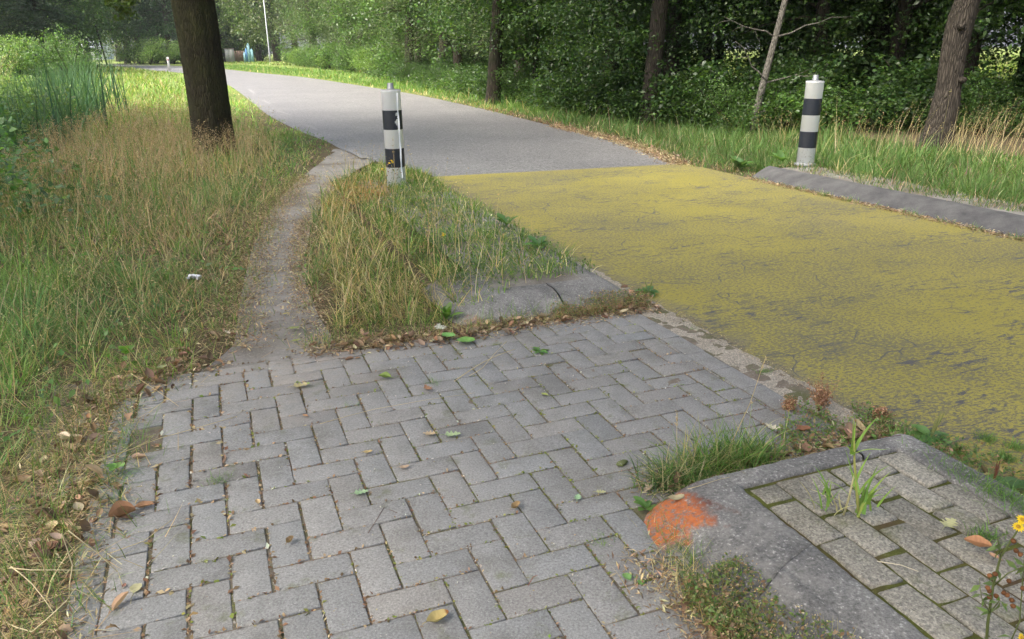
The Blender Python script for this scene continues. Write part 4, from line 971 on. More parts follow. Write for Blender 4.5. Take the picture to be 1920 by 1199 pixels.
EDGE = [(13.5, 7.0), (10.5, 9.6), (7.9, 11.6), (5.4, 12.6), (3.9, 13.0), (2.8, 14.8), (1.6, 17.2), (-.5, 22.9), (-2.5, 30), (-6.0, 41), (-10.3, 54), (-14.6, 66), (-20.0, 80), (-24.5, 92)]
def edge_pts(step, y0, y1):
    D = resample(EDGE, step); T = np.gradient(D, axis=0); T /= np.linalg.norm(T, axis=1)[:, None]; N_ = np.c_[T[:, 1], -T[:, 0]]
    k = (D[:, 1] >= y0) & (D[:, 1] <= y1); return D[k], N_[k]
special = [G(1215, 232), G(1252, 216), G(1135, 216), G(925, 196), (-4.6, 37.0, 0), (5.82, 10.59, 0), (4.05, 14.0, 0)]
def zone(x, y):                  # where a tree of the wood is found, told by things in view
    px = 960 + F_PX * x / (y * math.cos(PITCH) + EYE * math.sin(PITCH))
    return ('right of the brown knotty trunk' if px > 1850 else 'between the far bollard and the knotty trunk' if px > 1560 else 'between the grey sapling and far bollard' if px > 1390 else 'around the close pair of brown trunks' if px > 1150
            else 'beyond the far end of the yellow surface' if px > 860 else 'behind the torn near bollard' if px > 690 else 'between near bollard and lamp post')
def wood():
    placed = [s_[:2] for s_ in special]
    L1 = 'slender leafy tree among the trees lining the right side of the road'; L2 = 'distant leafy tree lining the right side of the bending road'
    D, N_ = edge_pts(1.0, 6, 46); cnt = 0
    for tries in range(4000):
        i = rng.integers(len(D)); o = rng.uniform(.9, 15) if D[i][1] < 24 else rng.uniform(.8, 8); x, y = D[i] + N_[i] * o
        sp = 1.5 if o < 5 else 2.3
        if y < 5 or any(math.hypot(x - a, y - b) < sp for a, b in placed): continue
        if -1.5 < x - 9.0 < 1.8 and y < 17 and False: continue
        # a thinner place in the middle lets the bright meadow through
        if 4.5 < x < 10.5 and o > 3.5 and rng.random() < .6: continue
        placed.append((x, y)); v = rng.integers(6) if D[i][1] < 22 else rng.choice([1, 3, 3, 4])
        s = rng.uniform(.85, 1.2) * (1.0 if y < 25 else 1.25)
        plant_tree(v, x, y, s, s * rng.uniform(.9, 1.2), label=('slender front tree ' if o < 4 else 'slender tree deep in the wood ') + zone(x, y), group='trees of the roadside wood'); cnt += 1
        if cnt > 74: break
    D, N_ = edge_pts(3.2, 44, 95)
    for i in range(len(D)):
        for o in (2.5, 8.0):
            x, y = D[i] + N_[i] * (o + rng.normal(0, .6)) + rng.normal(0, .8, 2); s = rng.uniform(1.4, 1.9)
            plant_tree(rng.choice([1, 3, 3, 4]), x, y, s, s * 1.1, label=('distant roadside tree ' if o < 5 else 'distant back-row tree ') + ('nearest the lamp post' if y > 70 else 'halfway along the bend' if y > 56 else 'at the start of the bend'), group='trees along the far bend of the road')
    # shrubs at the foot of the wood
    D, N_ = edge_pts(.62, 6, 40)
    for i in range(len(D)):
        o = rng.uniform(-.1, .5) if i % 2 else rng.uniform(.9, 2.0); x, y = D[i] + N_[i] * o
        if math.hypot(x - 5.82, y - 10.59) < .9: continue
        s = rng.uniform(.65, 1.05) * (1 if i % 2 else 1.1)
        plant_shrub(rng.choice([0, 1, 2, 3, 3]), x, y, s, s * rng.uniform(.75, 1.1), ('low leafy front shrub ' if i % 2 else 'taller shrub behind the front row ') + zone(x, y), 'shrubs at the foot of the wood')
    D, N_ = edge_pts(1.0, 6, 34)
    for i in range(len(D)):
        x, y = D[i] + N_[i] * rng.uniform(2.6, 7.5); s = rng.uniform(.9, 1.35)
        if math.hypot(x - 5.82, y - 10.59) > 1.2: plant_shrub(rng.choice([0, 1, 3]), x, y, s, s * rng.uniform(.9, 1.2), 'dark shrub inside the wood ' + zone(x, y), 'shrubs deeper in the wood')
    D, N_ = edge_pts(1.9, 40, 95)
    for i in range(len(D)):
        x, y = D[i] + N_[i] * rng.uniform(0, 1.0); s = rng.uniform(1.4, 2.1)
        plant_shrub(rng.choice([1, 2, 4]), x, y, s, s * .9, 'leafy verge bush ' + ('nearest the lamp post' if y > 74 else 'halfway along the far bend' if y > 56 else 'at the start of the far bend'), 'bushes along the far verge')
wood()
def special_trees():
    def st(p, r, lean, bark, label, v, h=9.5, bend=.1, seed=0, sides=16, crown=None, limbs=9, lz=(2.6, 7)):
        tr, e = trunk_acc(h, r, lean, bend, limbs, lz, (1.2, 2.6), sides, 1.35, None, .4, seed, .1)
        plant_tree(v, p[0], p[1], 1.0, 1.0, 0.0 if seed != 5 else None, label, trunk=tr.mesh('trunk', MAT[bark], True), crown=crown)
    st(special[0], .17, (.0, 0), 'bark_brown', 'straight brown trunk in the middle of the wood, left one of a close pair', 0, seed=101)
    st(special[1], .18, (.005, 0), 'bark_brown', 'straight darker trunk in the middle of the wood, right one of a close pair', 2, seed=102)
    st(special[2], .17, (.10, 0), 'bark_dark', 'dark trunk leaning right inside the wood, just left of the close pair', 0, seed=103, bend=.05)
    st(special[3], .19, (.03, 0), 'bark_dark', 'dark trunk in the wood straight above the yellow road surface corner', 5, seed=104)
    st(special[4], .22, (.0, 0), 'bark_dark', 'dark trunk among pale leaves in the wood behind the near bollard', 3, seed=106)
    # brown trunk with burls by the right verge
    def ridge(a, z): return 1 + .04 * np.sin(3 * a + z * 3) + .05 * math.sin(z * 5) + .03 * math.sin(z * 13)
    a = Acc(); zs = np.r_[-.1, 0, .1, .25, np.arange(.4, 9, .16)]
    px = lambda z: (.02 + .07 * z if z < 1.0 else .09 + .11 * (z - 1.0)) * .9 + .03 * math.sin(z * 3)
    tube(a, [(px(z), 0, z) for z in zs], [.165 * (1.35 if z <= 0 else 1 + .35 * math.exp(-z / .25)) * (1 - .05 * max(z, 0)) for z in zs], 26, None, .012, True, ridge)
    for z0, az, L in ((2.6, 2.6, 2.6), (2.9, .3, 2.2), (3.3, 4.3, 2.4), (3.8, 1.4, 2.2), (4.5, 5.4, 2.0)):
        tube(a, [(px(z0) + math.cos(az) * L * t_, math.sin(az) * L * t_, z0 + L * .5 * t_) for t_ in np.linspace(0, 1, 6)], np.linspace(.07, .012, 6), 8)
    for z0, az in ((1.55, 4.3), (2.05, 4.6), (.9, 5.2)):       # pruned knots
        c = (px(z0) + math.cos(az) * .16, math.sin(az) * .16, z0); tube(a, [c, (c[0] + math.cos(az) * .06, c[1] + math.sin(az) * .06, z0 + .01)], [.05, .03], 10)
    cr = crown_acc(np.zeros((0, 3)), shell(150, 2.6, 2.2, 5.2, 5, .35, 2.7), MIDG, .09, 60, .32, seed=5, wid=1.2)
    plant_tree(0, 5.68, 10.59, 1, 1, 0.0, 'stout knotty brown trunk standing in pale tall grass right of the far bollard', trunk=a.mesh('trunk', MAT['bark_brown'], True), crown=cr.mesh('crown', MAT['leaf']))
    # grey leaning sapling, nearly bare
    a = Acc(); pts = [(.0, 0, -.1), (.02, 0, .3), (.10, 0, .8), (.24, .05, 1.5), (.38, .05, 2.3), (.50, .1, 3.2), (.62, .1, 4.4)]
    tube(a, pts, [.062, .058, .056, .05, .045, .038, .02], 12, None, .03)
    ends = []
    for p0, d, L in ((pts[2], (-.5, -.1, .75), 1.0), (pts[3], (.8, -.2, .35), 1.3), (pts[3], (-.75, -.1, .35), 1.2), (pts[4], (.85, 0, .25), 1.4), (pts[4], (-.8, .1, .3), 1.6), (pts[2], (.85, -.2, .25), .9), (pts[5], (.7, .1, .5), 1.2), (pts[5], (-.7, .1, .5), 1.2), (pts[1], (.8, -.3, .3), .7)):
        q = [np.array(p0) + np.array(d) * L * t_ + np.array([0, 0, -.12 * L * t_ * t_]) + rng.normal(0, .02, 3) for t_ in np.linspace(0, 1, 6)]
        tube(a, q, np.linspace(.016, .003, 6), 5)
        for k in (2, 3, 4):
            e = q[k] + rng.normal(0, .2, 3) * np.array([1, 1, .6]); tube(a, [q[k], (q[k] + e) / 2 + rng.normal(0, .02, 3), e], [.006, .004, .0015], 4); ends.append(e)
    cr = crown_acc(np.array([e for e in ends if e[2] > 1.6]), shell(30, 1.0, .8, 4.0, 3), MIDG, .06, 14, .2, seed=6)
    plant_tree(0, 4.05, 13.2, 1, 1, 0.0, 'thin pale grey leaning sapling with bare twigs left of the far bollard', trunk=a.mesh('trunk', MAT['bark_grey'], True), crown=cr.mesh('crown', MAT['leaf']))
    # big oak at the left
    def oakridge(a, z): return 1 + .016 * np.sin(9 * a + 1.2 * math.sin(z * 1.3)) + .013 * np.sin(17 * a + 2 * math.sin(z * 2.1) + 1) + .022 * np.cos(2 * a + .4)
    a = Acc(); zs = np.r_[-.15, -.02, .08, .2, .35, np.arange(.5, 8.0, .14)]
    cx = lambda z: -.02 * z + .02 * math.sin(z * 1.4)
    tube(a, [(cx(z), 0, z) for z in zs], [.262 * (1.16 if z <= 0 else 1 + .16 * math.exp(-z / .3)) * (1 + .02 * min(z, 2.5)) * (1 if z < 2.6 else max(.35, 1 - .13 * (z - 2.6))) for z in zs], 64, None, .004, True, oakridge)
    ends = []
    for i, (z0, az, L, up) in enumerate([(2.5, 2.9, 3.2, .18), (2.8, .4, 3.4, .5), (3.1, 4.6, 3.2, .55), (3.3, 1.7, 3.4, .5), (3.9, 5.6, 3.0, .6), (4.4, 3.4, 3.0, .6), (4.9, 2.3, 2.6, .8), (5.6, .9, 2.4, .9), (6.2, 4.2, 2.0, 1.0)]):
        pts = [(cx(z0) + math.cos(az + .1 * k) * L * k / 6, math.sin(az + .1 * k) * L * k / 6, z0 + up * L * k / 6) for k in range(7)]
        tube(a, pts, np.linspace(.10, .02, 7), 8); ends += pts[3:]
    sh = shell(420, 5.6, 4.2, 8.2, 9, .35, 3.6)
    # one low spray hangs into view left of the trunk
    low = np.array([G2(d, px_, py_) for d, px_, py_ in ((11.3, 205, -8), (11.3, 225, 2), (11.3, 240, -6), (11.2, 215, 10), (11.4, 236, 12), (11.3, 250, -14), (11.4, 232, 24), (11.3, 190, -16))]) - np.array([-4.16, 11.09, 0])
    tube(a, [(cx(2.4), 0, 2.5), tuple((low.mean(0) + np.array([cx(2.4), 0, 2.5])) / 2 + np.array([0, 0, .25])), tuple(low.mean(0))], [.05, .03, .01], 6)
    cr = crown_acc(np.zeros((0, 3)), sh, MIDG, .09, 70, .33, seed=8, wid=1.3); cr2 = crown_acc(np.zeros((0, 3)), low, [(.10, .15, .03), (.08, .13, .03)], .055, 90, .10, seed=9, droop=.5, wid=1.3)
    cr.add(np.concatenate(cr2.V), [np.concatenate(v) for v in cr2.F.values()], np.concatenate(cr2.C))
    plant_tree(0, -4.16, 11.09, 1, 1, 0.0, 'thick furrowed mossy trunk of the big tree standing alone in the grass on the left', name='oak_tree', trunk=a.mesh('trunk', MAT['bark_oak'], True), crown=cr.mesh('crown', MAT['leaf']))
def G2(dist, px, py):            # point on the ray of a pixel at a given y distance
    X = (px - 960) / F_PX; U = -(py - 599.5) / F_PX
    xr = X * math.cos(ROLL) - U * math.sin(ROLL); up = X * math.sin(ROLL) + U * math.cos(ROLL); c, s = math.cos(PITCH), math.sin(PITCH)
    t = dist / (c + up * s); return (xr * t, dist, EYE + (-s + up * c) * t)
special_trees()

def far_trees():
    # broad crown variants for the far background
    BV = []
    for k, pal in enumerate((MIDG, WILLOW, LITEG, [(.05, .10, .045), (.065, .12, .055)])):
        tr, ends = trunk_acc(9, .22, (0, 0), .2, 10, (1.2, 6), (1.5, 3.2), 10, 1.3, None, .3, 200 + k, .1)
        cr = crown_acc(ends, shell(230, 3.0, 3.6, 4.3, 210 + k, .45, .5), pal, .16, 50, .42, LEAF2, .3, None, 220 + k, 1.0)
        BV.append((tr.mesh('far_trunk', MAT['bark_brown'], True), cr.mesh('far_crown', MAT['leaf'])))
    def bt(v, px, d, s, sz=None, label='', group=None, **kw):
        p = G2(d, px, 110); return plant_tree(0, p[0], p[1], s, sz, label=label + (', right of the big trunk' if px > 415 else ', left of the big trunk') * (px > 200), group=group, trunk=BV[v][0], crown=BV[v][1], **kw)
    Lb = 'tall tree in the far row behind the bend'
    for px, d, s, v in ((238, 128, 2.0, 1), (262, 120, 1.9, 3), (290, 126, 2.1, 1), (318, 116, 1.8, 3), (345, 128, 2.1, 0), (372, 132, 2.2, 3), (398, 138, 2.2, 3), (418, 132, 1.8, 2), (440, 142, 2.1, 0), (462, 138, 1.8, 2), (486, 128, 2.0, 2), (520, 122, 2.2, 1), (556, 120, 2.2, 1),
                        (225, 165, 3.2, 3), (300, 170, 3.4, 3), (380, 175, 3.5, 3), (450, 178, 3.4, 3), (520, 170, 3.2, 0)):
        bt(v, px, d, s, s * 1.25, Lb, 'far trees behind the bend of the road')
    # left side
    Ll = 'leafy tree beyond the weedy ditch at the left'
    for px, d, s, v in ((-60, 60, 1.5, 0), (5, 62, 1.5, 1), (150, 82, 1.5, 0), (128, 92, 2.0, 0), (-20, 80, 2.4, 1), (40, 90, 2.8, 0), (100, 110, 3.2, 1), (165, 190, 3.6, 2), (-120, 75, 2.5, 3), (-200, 60, 2.5, 0), (-330, 48, 2.2, 3)):
        t_ = bt(v, px, d, s, s * 1.2, Ll, 'trees beyond the ditch')
    # dark conifer
    rg = np.random.default_rng(4); a = Acc(); tube(a, [(0, 0, -.2), (0, 0, 5), (0, 0, 10.5)], [.2, .14, .03], 8); P = []
    for z in np.arange(.7, 10.3, .34):
        R = (10.6 - z) * .33
        for j in range(int(7 + R * 3)):
            az = rg.uniform(0, 6.28); tube(a, [(0, 0, z), (math.cos(az) * R, math.sin(az) * R, z - .25 * R)], [.02, .006], 3)
            for t_ in np.linspace(.3, 1, int(3 + R * 2)): P.append((math.cos(az) * R * t_, math.sin(az) * R * t_, z - .25 * R * t_))
    cr = crown_acc(np.zeros((0, 3)), np.array(P), CONIF, .15, 22, .17, LEAF2, .5, None, 3, .45)
    p = G2(56, 82, 110); t_ = plant_tree(0, p[0], p[1], 1.25, 1.15, 0, 'dark bluish conifer rising beyond the weeds at the far left', name='conifer_tree', trunk=a.mesh('trunk', MAT['bark_dark'], True), crown=cr.mesh('crown', MAT['leaf']))
    # bushes in front of them
    for k, (px, d, s, v) in enumerate(((128, 40, 1.35, 2), (95, 42, 1.25, 1), (62, 45, 1.35, 4), (30, 44, 1.3, 4), (0, 43, 1.4, 4), (148, 41.5, .9, 1), (-40, 40, 1.5, 4))):
        p = G2(d, px, 110)
        lab = ['rounded dark green bush at the end of the weed bank by the far road', 'small dark bush just left of the rounded bush', 'pale green bush in front of the dark conifer', 'pale green bush left of the conifer, second from the picture edge', 'bright green bush at the very left edge above the plumes', 'lowest small bush touching the far road strip', 'pale bush just beyond the left edge'][k]
        t_ = plant_shrub(v, p[0], p[1], s * 1.25, s * (1.75 if k == 0 else 1.6), lab)
    # low bushes closing the foot of the far row
    for k, px in enumerate(list(range(236, 500, 15))):
        d = 116 + 8 * math.sin(k * 1.7) + (px > 400) * 24; p = G2(d, px, 110); s = rng.uniform(2.2, 3.2)
        plant_shrub([4, 2, 1][k % 3], p[0], p[1], s, s * rng.uniform(.9, 1.3), 'leafy bush under the far tree row, ' + ('right of the big trunk' if px > 415 else 'hidden by the big trunk' if px > 325 else 'left of the big trunk'), 'bushes under the far trees')
    # beyond the wood: sunlit hedge of trees
    Lr = 'sunlit meadow tree seen through the wood'
    for x, y, s, v in ((-4, 62, 2.2, 2), (4, 58, 2.0, 2), (11, 60, 2.2, 0), (19, 55, 2.1, 2), (27, 57, 2.4, 2), (35, 50, 2.2, 0), (43, 48, 2.4, 2), (50, 38, 2.4, 0), (34, 30, 1.8, 2), (27, 34, 1.6, 2), (-10, 74, 2.4, 0), (8, 80, 3.4, 3), (30, 78, 3.4, 3), (52, 62, 3.4, 3), (16, 44, 1.4, 2), (23, 30, 1.3, 2), (18, 22.5, 1.2, 2), (13.5, 27, 1.1, 2)):
        plant_tree(0, x, y, s, s * 1.15, label=Lr + ' ' + zone(x, y), group='trees across the meadow behind the wood', trunk=BV[v][0], crown=BV[v][1])
far_trees()

def shade_trees():
    # added trees, kept out of view, placed to shade the foreground from the sun
    tr, ends = trunk_acc(15, .30, (0, 0), .2, 14, (6, 12), (2.5, 5.0), 14, 1.3, None, .3, 301, 0)
    cr = crown_acc(ends, shell(330, 5.4, 3.9, 11.5, 302, .35), MIDG, .19, 60, .6, LEAF2, .2, None, 303)
    A_, B_ = tr.mesh('shade_trunk', MAT['bark_brown'], True), cr.mesh('shade_crown', MAT['leaf'])
    for x, y, lab in ((-10.5, 1.0, 'added unseen shade tree left of the camera beside the ditch'), (-2.6, -1.6, 'added unseen shade tree just behind the camera on the left verge'), (3.2, -7.5, 'added unseen shade tree behind the camera across the road'), (-13.5, 9.5, 'added unseen shade tree beyond the near ditch, left of the view')):
        plant_tree(0, x, y, 1, 1, None, lab, trunk=A_, crown=B_)
shade_trees()

# low bramble and ivy between the shrubs, and big dark leaves at the left margin
def undergrowth():
    D, N_ = edge_pts(.05, 5, 46); n = 30000; i = rng.integers(0, len(D), n); o = rng.gamma(2.0, .9, n) - .5
    P = D[i] + N_[i] * o[:, None] + rng.normal(0, .15, (n, 2)); x, y = P.T; k = ~blocked(x, y) & (pdist(x, y, ROAD_R) > 1.0); x, y = x[k], y[k]; n = len(x)
    H = .12 + .65 * fbm(x, y, .8, 12) ** 1.4; m = 4; Q = np.repeat(np.c_[x, y, terrain(x, y)], m, 0); Q[:, 2] += np.repeat(H, m) * rng.random(n * m) ** .5; Q[:, :2] += rng.normal(0, .08, (n * m, 2))
    V, F, Cc = leaves(Q, rng.uniform(.035, .085, n * m) * np.repeat(np.interp(y, [8, 20, 46], [.9, 1.2, 1.9]), m), vary(DARKG + MIDG + [(.09, .15, .035)], n * m, .22), LEAF4, up=1.2, droop=.1)
    stuff('undergrowth', mesh_arr('undergrowth', V, F, MAT['leaf'], Cc), 'low brambles and ivy covering the ground at the edge of the wood', 'brambles')
undergrowth()
# ================================================================== STREET FURNITURE
t = NT('bollard_white'); p = t.n("TexCoord").outputs['Object']
dirt = t.ramp(t.noise(t.mapping(p, (1, 1, .5)), 16, 6, .7), .50, .72)
low = t.math('SUBTRACT', 1.0, t.ramp(t.n("SeparateXYZ", {0: p}).outputs[2], .02, .22))
col = t.mix(t.math('MULTIPLY', dirt, .22), c4(.94, .97, .99), c4(.70, .71, .70))
col = t.mix(t.math('MULTIPLY', low, t.ramp(t.noise(p, 40, 4), .58, .68)), col, c4(.22, .21, .16))
MAT['white'] = t.bsdf(col, .42, t.bump(t.noise(p, 40, 3), .15, .002))
MAT['black'] = m_plain('black_foil', (.014, .018, .026), .38, 30, .4, .1)
MAT['zinc'] = m_plain('grey_metal', (.26, .27, .27), .5, 25, .35, .2, .6)
MAT['greyplastic'] = m_plain('grey_plastic', (.20, .21, .21), .6, 25, .3, .2)

def band(R, z0, z1, torn=None, n=96, rows=14):
    a = Acc(); an = np.linspace(0, 2 * PI, n + 1)[:-1]; zs = np.linspace(z0, z1, rows + 1)
    V = np.array([(R * math.cos(q), R * math.sin(q), z) for z in zs for q in an]); F = []
    for i in range(rows):
        for j in range(n):
            if torn and torn(an[j], (zs[i] + zs[i + 1]) / 2): continue
            k = (j + 1) % n; F.append((i * n + j, i * n + k, (i + 1) * n + k, (i + 1) * n + j))
    a.add(V, np.array(F)); return a
def bollard(loc, R, Hb, label, torn=False, foot=False, lean=(0, 0), rz=0.0):
    b = thing('bollard', label, 'bollard', loc, rz, 'black and white striped bollards beside the yellow road surface'); b.rotation_euler = (lean[1], lean[0], rz)
    s = Hb / 5
    a = Acc(); lathe(a, [(0.0, -.1), (R, -.1), (R, Hb - .012), (R * 1.03, Hb - .010), (R * 1.03, Hb + .002)], 64)
    link('post', a.mesh('bollard_post', MAT['white'], True), b)
    a = Acc(); lathe(a, [(R * 1.03, Hb + .002), (R * .99, Hb + .008), (R * .5, Hb + .013), (0.0, Hb + .014)], 48)
    top = link('top_plate', a.mesh('top_plate', MAT['greyplastic'], False), b)
    a = Acc(); lathe(a, [(.036, Hb + .010), (.036, Hb + .022), (.031, Hb + .026), (.030, Hb + .066), (.026, Hb + .071), (.0, Hb + .072)], 32)
    link('cap', a.mesh('bollard_cap', MAT['zinc'], False), b)
    seam = -.78                                   # angle of the foil seam, to the right of the viewer
    def t1(q, z):
        d = ((q - seam + PI) % (2 * PI)) - PI; f = (z - s * 3) / s
        w = .12 + .38 * max(0, 1 - abs(f - .38) * 4.2) + .30 * max(0, 1 - abs(f - .80) * 8) + .06 * math.sin(f * 61)
        return (-w < d < .04) if torn else False
    def t2(q, z):
        d = ((q - seam + PI) % (2 * PI)) - PI; return (-.05 < d < .06) if torn and z < s * 1.62 else False
    def t1b(q, z): return t1(q, z)
    link('black_band', band(R + .0016, s * 3, s * 4, t1b, 120, 18).mesh('black_band', MAT['black'], True), b)
    link('black_band', band(R + .0016, s * 1, s * 2, t2, 120, 18).mesh('black_band', MAT['black'], True), b)
    if torn:                                     # lifted foil edge, curling off the post
        a = Acc(); V = []; zs = np.linspace(.08, Hb - .02, 30)
        for i, z in enumerate(zs):
            lift = .006 + .004 * math.sin(z * 23); 
            for dq, r_ in ((-.10, R + .0022), (.0, R + .004), (.05, R + lift)): V.append((r_ * math.cos(seam + dq * (1 + .2 * math.sin(z * 50))), r_ * math.sin(seam + dq * (1 + .2 * math.sin(z * 50))), z))
        F = [(3 * i + j, 3 * i + j + 1, 3 * i + j + 4, 3 * i + j + 3) for i in range(29) for j in range(2)]
        a.add(V, np.array(F)); link('foil_seam', a.mesh('foil_seam', MAT['white'], True), b)
    if foot:
        a = Acc(); lathe(a, [(0, -.03), (R * 1.22, -.03), (R * 1.25, -.012), (R * 1.15, .006), (R * .98, .014), (R * .98, .035)], 48)
        link('base', a.mesh('bollard_base', MAT['greyplastic'], True), b)
    return b
g = G(744, 345, .085); bollard((g[0], g[1], .075), .094, .915, 'scuffed striped bollard with torn foil standing in the grassy island by the dirt path', True, False, (-.008, 0))
g = G(1509, 309, .10); bollard((g[0], g[1], .115), .094, .88, 'clean striped bollard on the opposite kerb in front of the wood', False, True, (.012, 0))

def misc_far():
    # white marker post by the far road
    g = G(318, 133); a = Acc(); H = 1.1
    box(a, -.09, .09, -.05, .05, -.1, H, None, .02)
    o = thing('marker_post', 'white wooden marker post by the far road, just left of the big trunk', 'post', (g[0], g[1], 0), .3, me=None)
    link('post', a.mesh('marker_post', m_plain('white_post', (.72, .72, .70), .6, 12)), o)
    b = Acc(); box(b, -.05, .05, -.056, -.051, H - .3, H - .14); link('reflector', b.mesh('reflector', m_plain('reflector', (.35, .03, .02), .3)), o)
    # lamp post
    g = G(507, 119.5); o = thing('street_lamp', 'tall slim grey lamp post on the verge at the far bend', 'street lamp', (g[0] , g[1], 0)); a = Acc()
    tube(a, [(0, 0, -.2), (0, 0, 1.2), (0, 0, 1.25), (0, 0, 9.6)], [.11, .11, .085, .06], 16); link('pole', a.mesh('lamp_pole', m_plain('galvanised', (.30, .32, .33), .5, 8, .15, .1, .4)), o)
    a = Acc(); tube(a, [(0, 0, 9.5), (-.5, -.1, 9.8), (-1.4, -.3, 9.85)], [.05, .045, .04], 10); link('arm', a.mesh('lamp_arm', MAT['zinc']), o)
    a = Acc(); box(a, -2.1, -1.35, -.42, -.18, 9.78, 9.93, None, .04); link('lamp_head', a.mesh('lamp_head', MAT['greyplastic']), o)
    # white cabinet and brown shed-like cabinet
    wd = m_plain('white_paint', (.68, .68, .66), .55, 3, .12); br = m_plain('brown_boards', (.27, .19, .15), .8, 3, .25)
    g = G(432.5, 118); o = thing('utility_cabinet', 'white cabinet beside the brown one across the far bend', 'cabinet', (g[0], g[1], 0), .2)
    a = Acc(); box(a, -.62, .62, -.35, .35, 0, 1.95, None, .04); link('body', a.mesh('cabinet_body', wd), o)
    a = Acc(); box(a, -.68, .68, -.42, .42, 1.952, 2.03, None, .02); link('roof', a.mesh('cabinet_roof', m_plain('pinkish_roof', (.48, .40, .37), .7)), o)
    for x0 in (-.58, .02):
        a = Acc(); box(a, x0, x0 + .55, -.375, -.352, .1, 1.85, None, .005); d = link('door', a.mesh('cabinet_door', wd), o)
        h = Acc(); box(h, x0 + (.47 if x0 < 0 else .03), x0 + (.51 if x0 < 0 else .07), -.40, -.377, .95, 1.1); link('handle', h.mesh('handle', MAT['zinc']), d)
    g = G(449, 117.5); o = thing('fence_panel', 'low brown wooden fence panel right of the white cabinet', 'fence', (g[0], g[1], 0), .1)
    for k in range(9):
        a = Acc(); box(a, -1.0 + k * .235, -1.0 + k * .235 + .21, -.03, .03, 0, 1.7 + .03 * (k % 2), None, .006); link('board', a.mesh('fence_board', br), o)
    a = Acc(); box(a, -1.0, 1.1, .032, .075, .4, .5); box(a, -1.0, 1.1, .032, .075, 1.3, 1.4); link('rail', a.mesh('fence_rail', br), o)
    # blue pointed boards
    bl = m_plain('light_blue_paint', (.25, .47, .55), .55, 2, .12); b2 = m_plain('strong_blue_paint', (.10, .26, .52), .55, 2, .12)
    g = G(467, 118.5); o = thing('blue_gate', 'light blue pointed wooden boards standing by the lamp post at the far bend', 'gate', (g[0], g[1], 0), .1)
    for x0, x1, z1, m, yy in ((-.66, -.40, 1.6, bl, 0), (-.40, -.12, 2.1, b2, .05), (-.08, .32, 2.75, bl, 0), (.33, .74, 2.0, bl, .04)):
        a = Acc(); xm = (x0 + x1) / 2; V = [(x0, yy - .03, 0), (x1, yy - .03, 0), (x1, yy - .03, z1 - .35), (xm, yy - .03, z1), (x0, yy - .03, z1 - .35)]; V += [(q[0], yy + .03, q[2]) for q in V]
        a.add(V, [np.array([[0, 1, 2, 3, 4], [9, 8, 7, 6, 5]]), np.array([[0, 5, 6, 1], [1, 6, 7, 2], [2, 7, 8, 3], [3, 8, 9, 4], [4, 9, 5, 0]])]); link('board', a.mesh('blue_board', m), o)
    # house glimpsed at the far left
    g = (-118.5, 232.0); o = thing('house', 'small pale house with grey roof glimpsed between far trees at the left', 'house', (g[0], g[1], 0), math.radians(12))
    wl = m_plain('pale_render', (.58, .60, .60), .8, 2, .08); rf = m_plain('grey_tiles', (.30, .33, .37), .7, 3, .2)
    a = Acc(); V = [(-5, -4, 0), (5, -4, 0), (5, 4, 0), (-5, 4, 0), (-5, -4, 3), (5, -4, 3), (5, 4, 3), (-5, 4, 3), (-5, 0, 6.6), (5, 0, 6.6)]
    a.add(V, [np.array([[0, 1, 5, 4], [2, 3, 7, 6]]), np.array([[0, 4, 8, 7, 3], [1, 2, 6, 9, 5]])]); link('wall', a.mesh('house_wall', wl), o)
    a = Acc(); V = [(-5.4, -4.5, 2.75), (5.4, -4.5, 2.75), (5.4, 0, 6.9), (-5.4, 0, 6.9), (-5.4, 4.5, 2.75), (5.4, 4.5, 2.75)]; V += [(x, y, z + .2) for x, y, z in V]
    a.add(V, np.array([[0, 1, 2, 3], [3, 2, 5, 4], [6, 9, 8, 7], [9, 10, 11, 8], [0, 6, 7, 1], [4, 5, 11, 10], [0, 3, 9, 6], [3, 4, 10, 9], [1, 7, 8, 2], [2, 8, 11, 5]])); r_ = link('roof', a.mesh('house_roof', rf), o)
    a = Acc(); box(a, 2.2, 2.9, -.4, .4, 6.2, 7.9); link('chimney', a.mesh('chimney', m_plain('brick', (.3, .15, .1))), r_)
    gl = m_plain('window_glass', (.05, .07, .09), .1, 3)
    for x0 in (-3.8, -1.0, 2.0):
        a = Acc(); box(a, x0, x0 + 1.5, -4.07, -4.003, .9, 2.2); w_ = link('window', a.mesh('window_frame', wd), o)
        a = Acc(); box(a, x0 + .12, x0 + 1.38, -4.09, -4.073, 1.0, 2.1); link('pane', a.mesh('pane', gl), w_)
    # thin dark poles at the far left
    for px, py, H, lean, lab in ((203, 128, 4.2, -.14, 'thin dark sign pole leaning over the far road at the left'), (192, 118, 5.5, -.16, 'slim dark leaning trunk-like pole in front of the pale house')):
        g = G(px, py); a = Acc(); tube(a, [(0, 0, -.2), (lean * H * .5, 0, H * .5), (lean * H, 0, H)], [.10, .09, .07], 10)
        o = thing('pole', lab, 'pole', (g[0], g[1], 0)); link('shaft', a.mesh('pole_shaft', MAT['bark_dark']), o)
        a = Acc(); tube(a, [(lean * H, 0, H), (lean * H, 0, H + .06)], [.12, .08], 10); link('cap', a.mesh('pole_cap', MAT['zinc']), o)
misc_far()

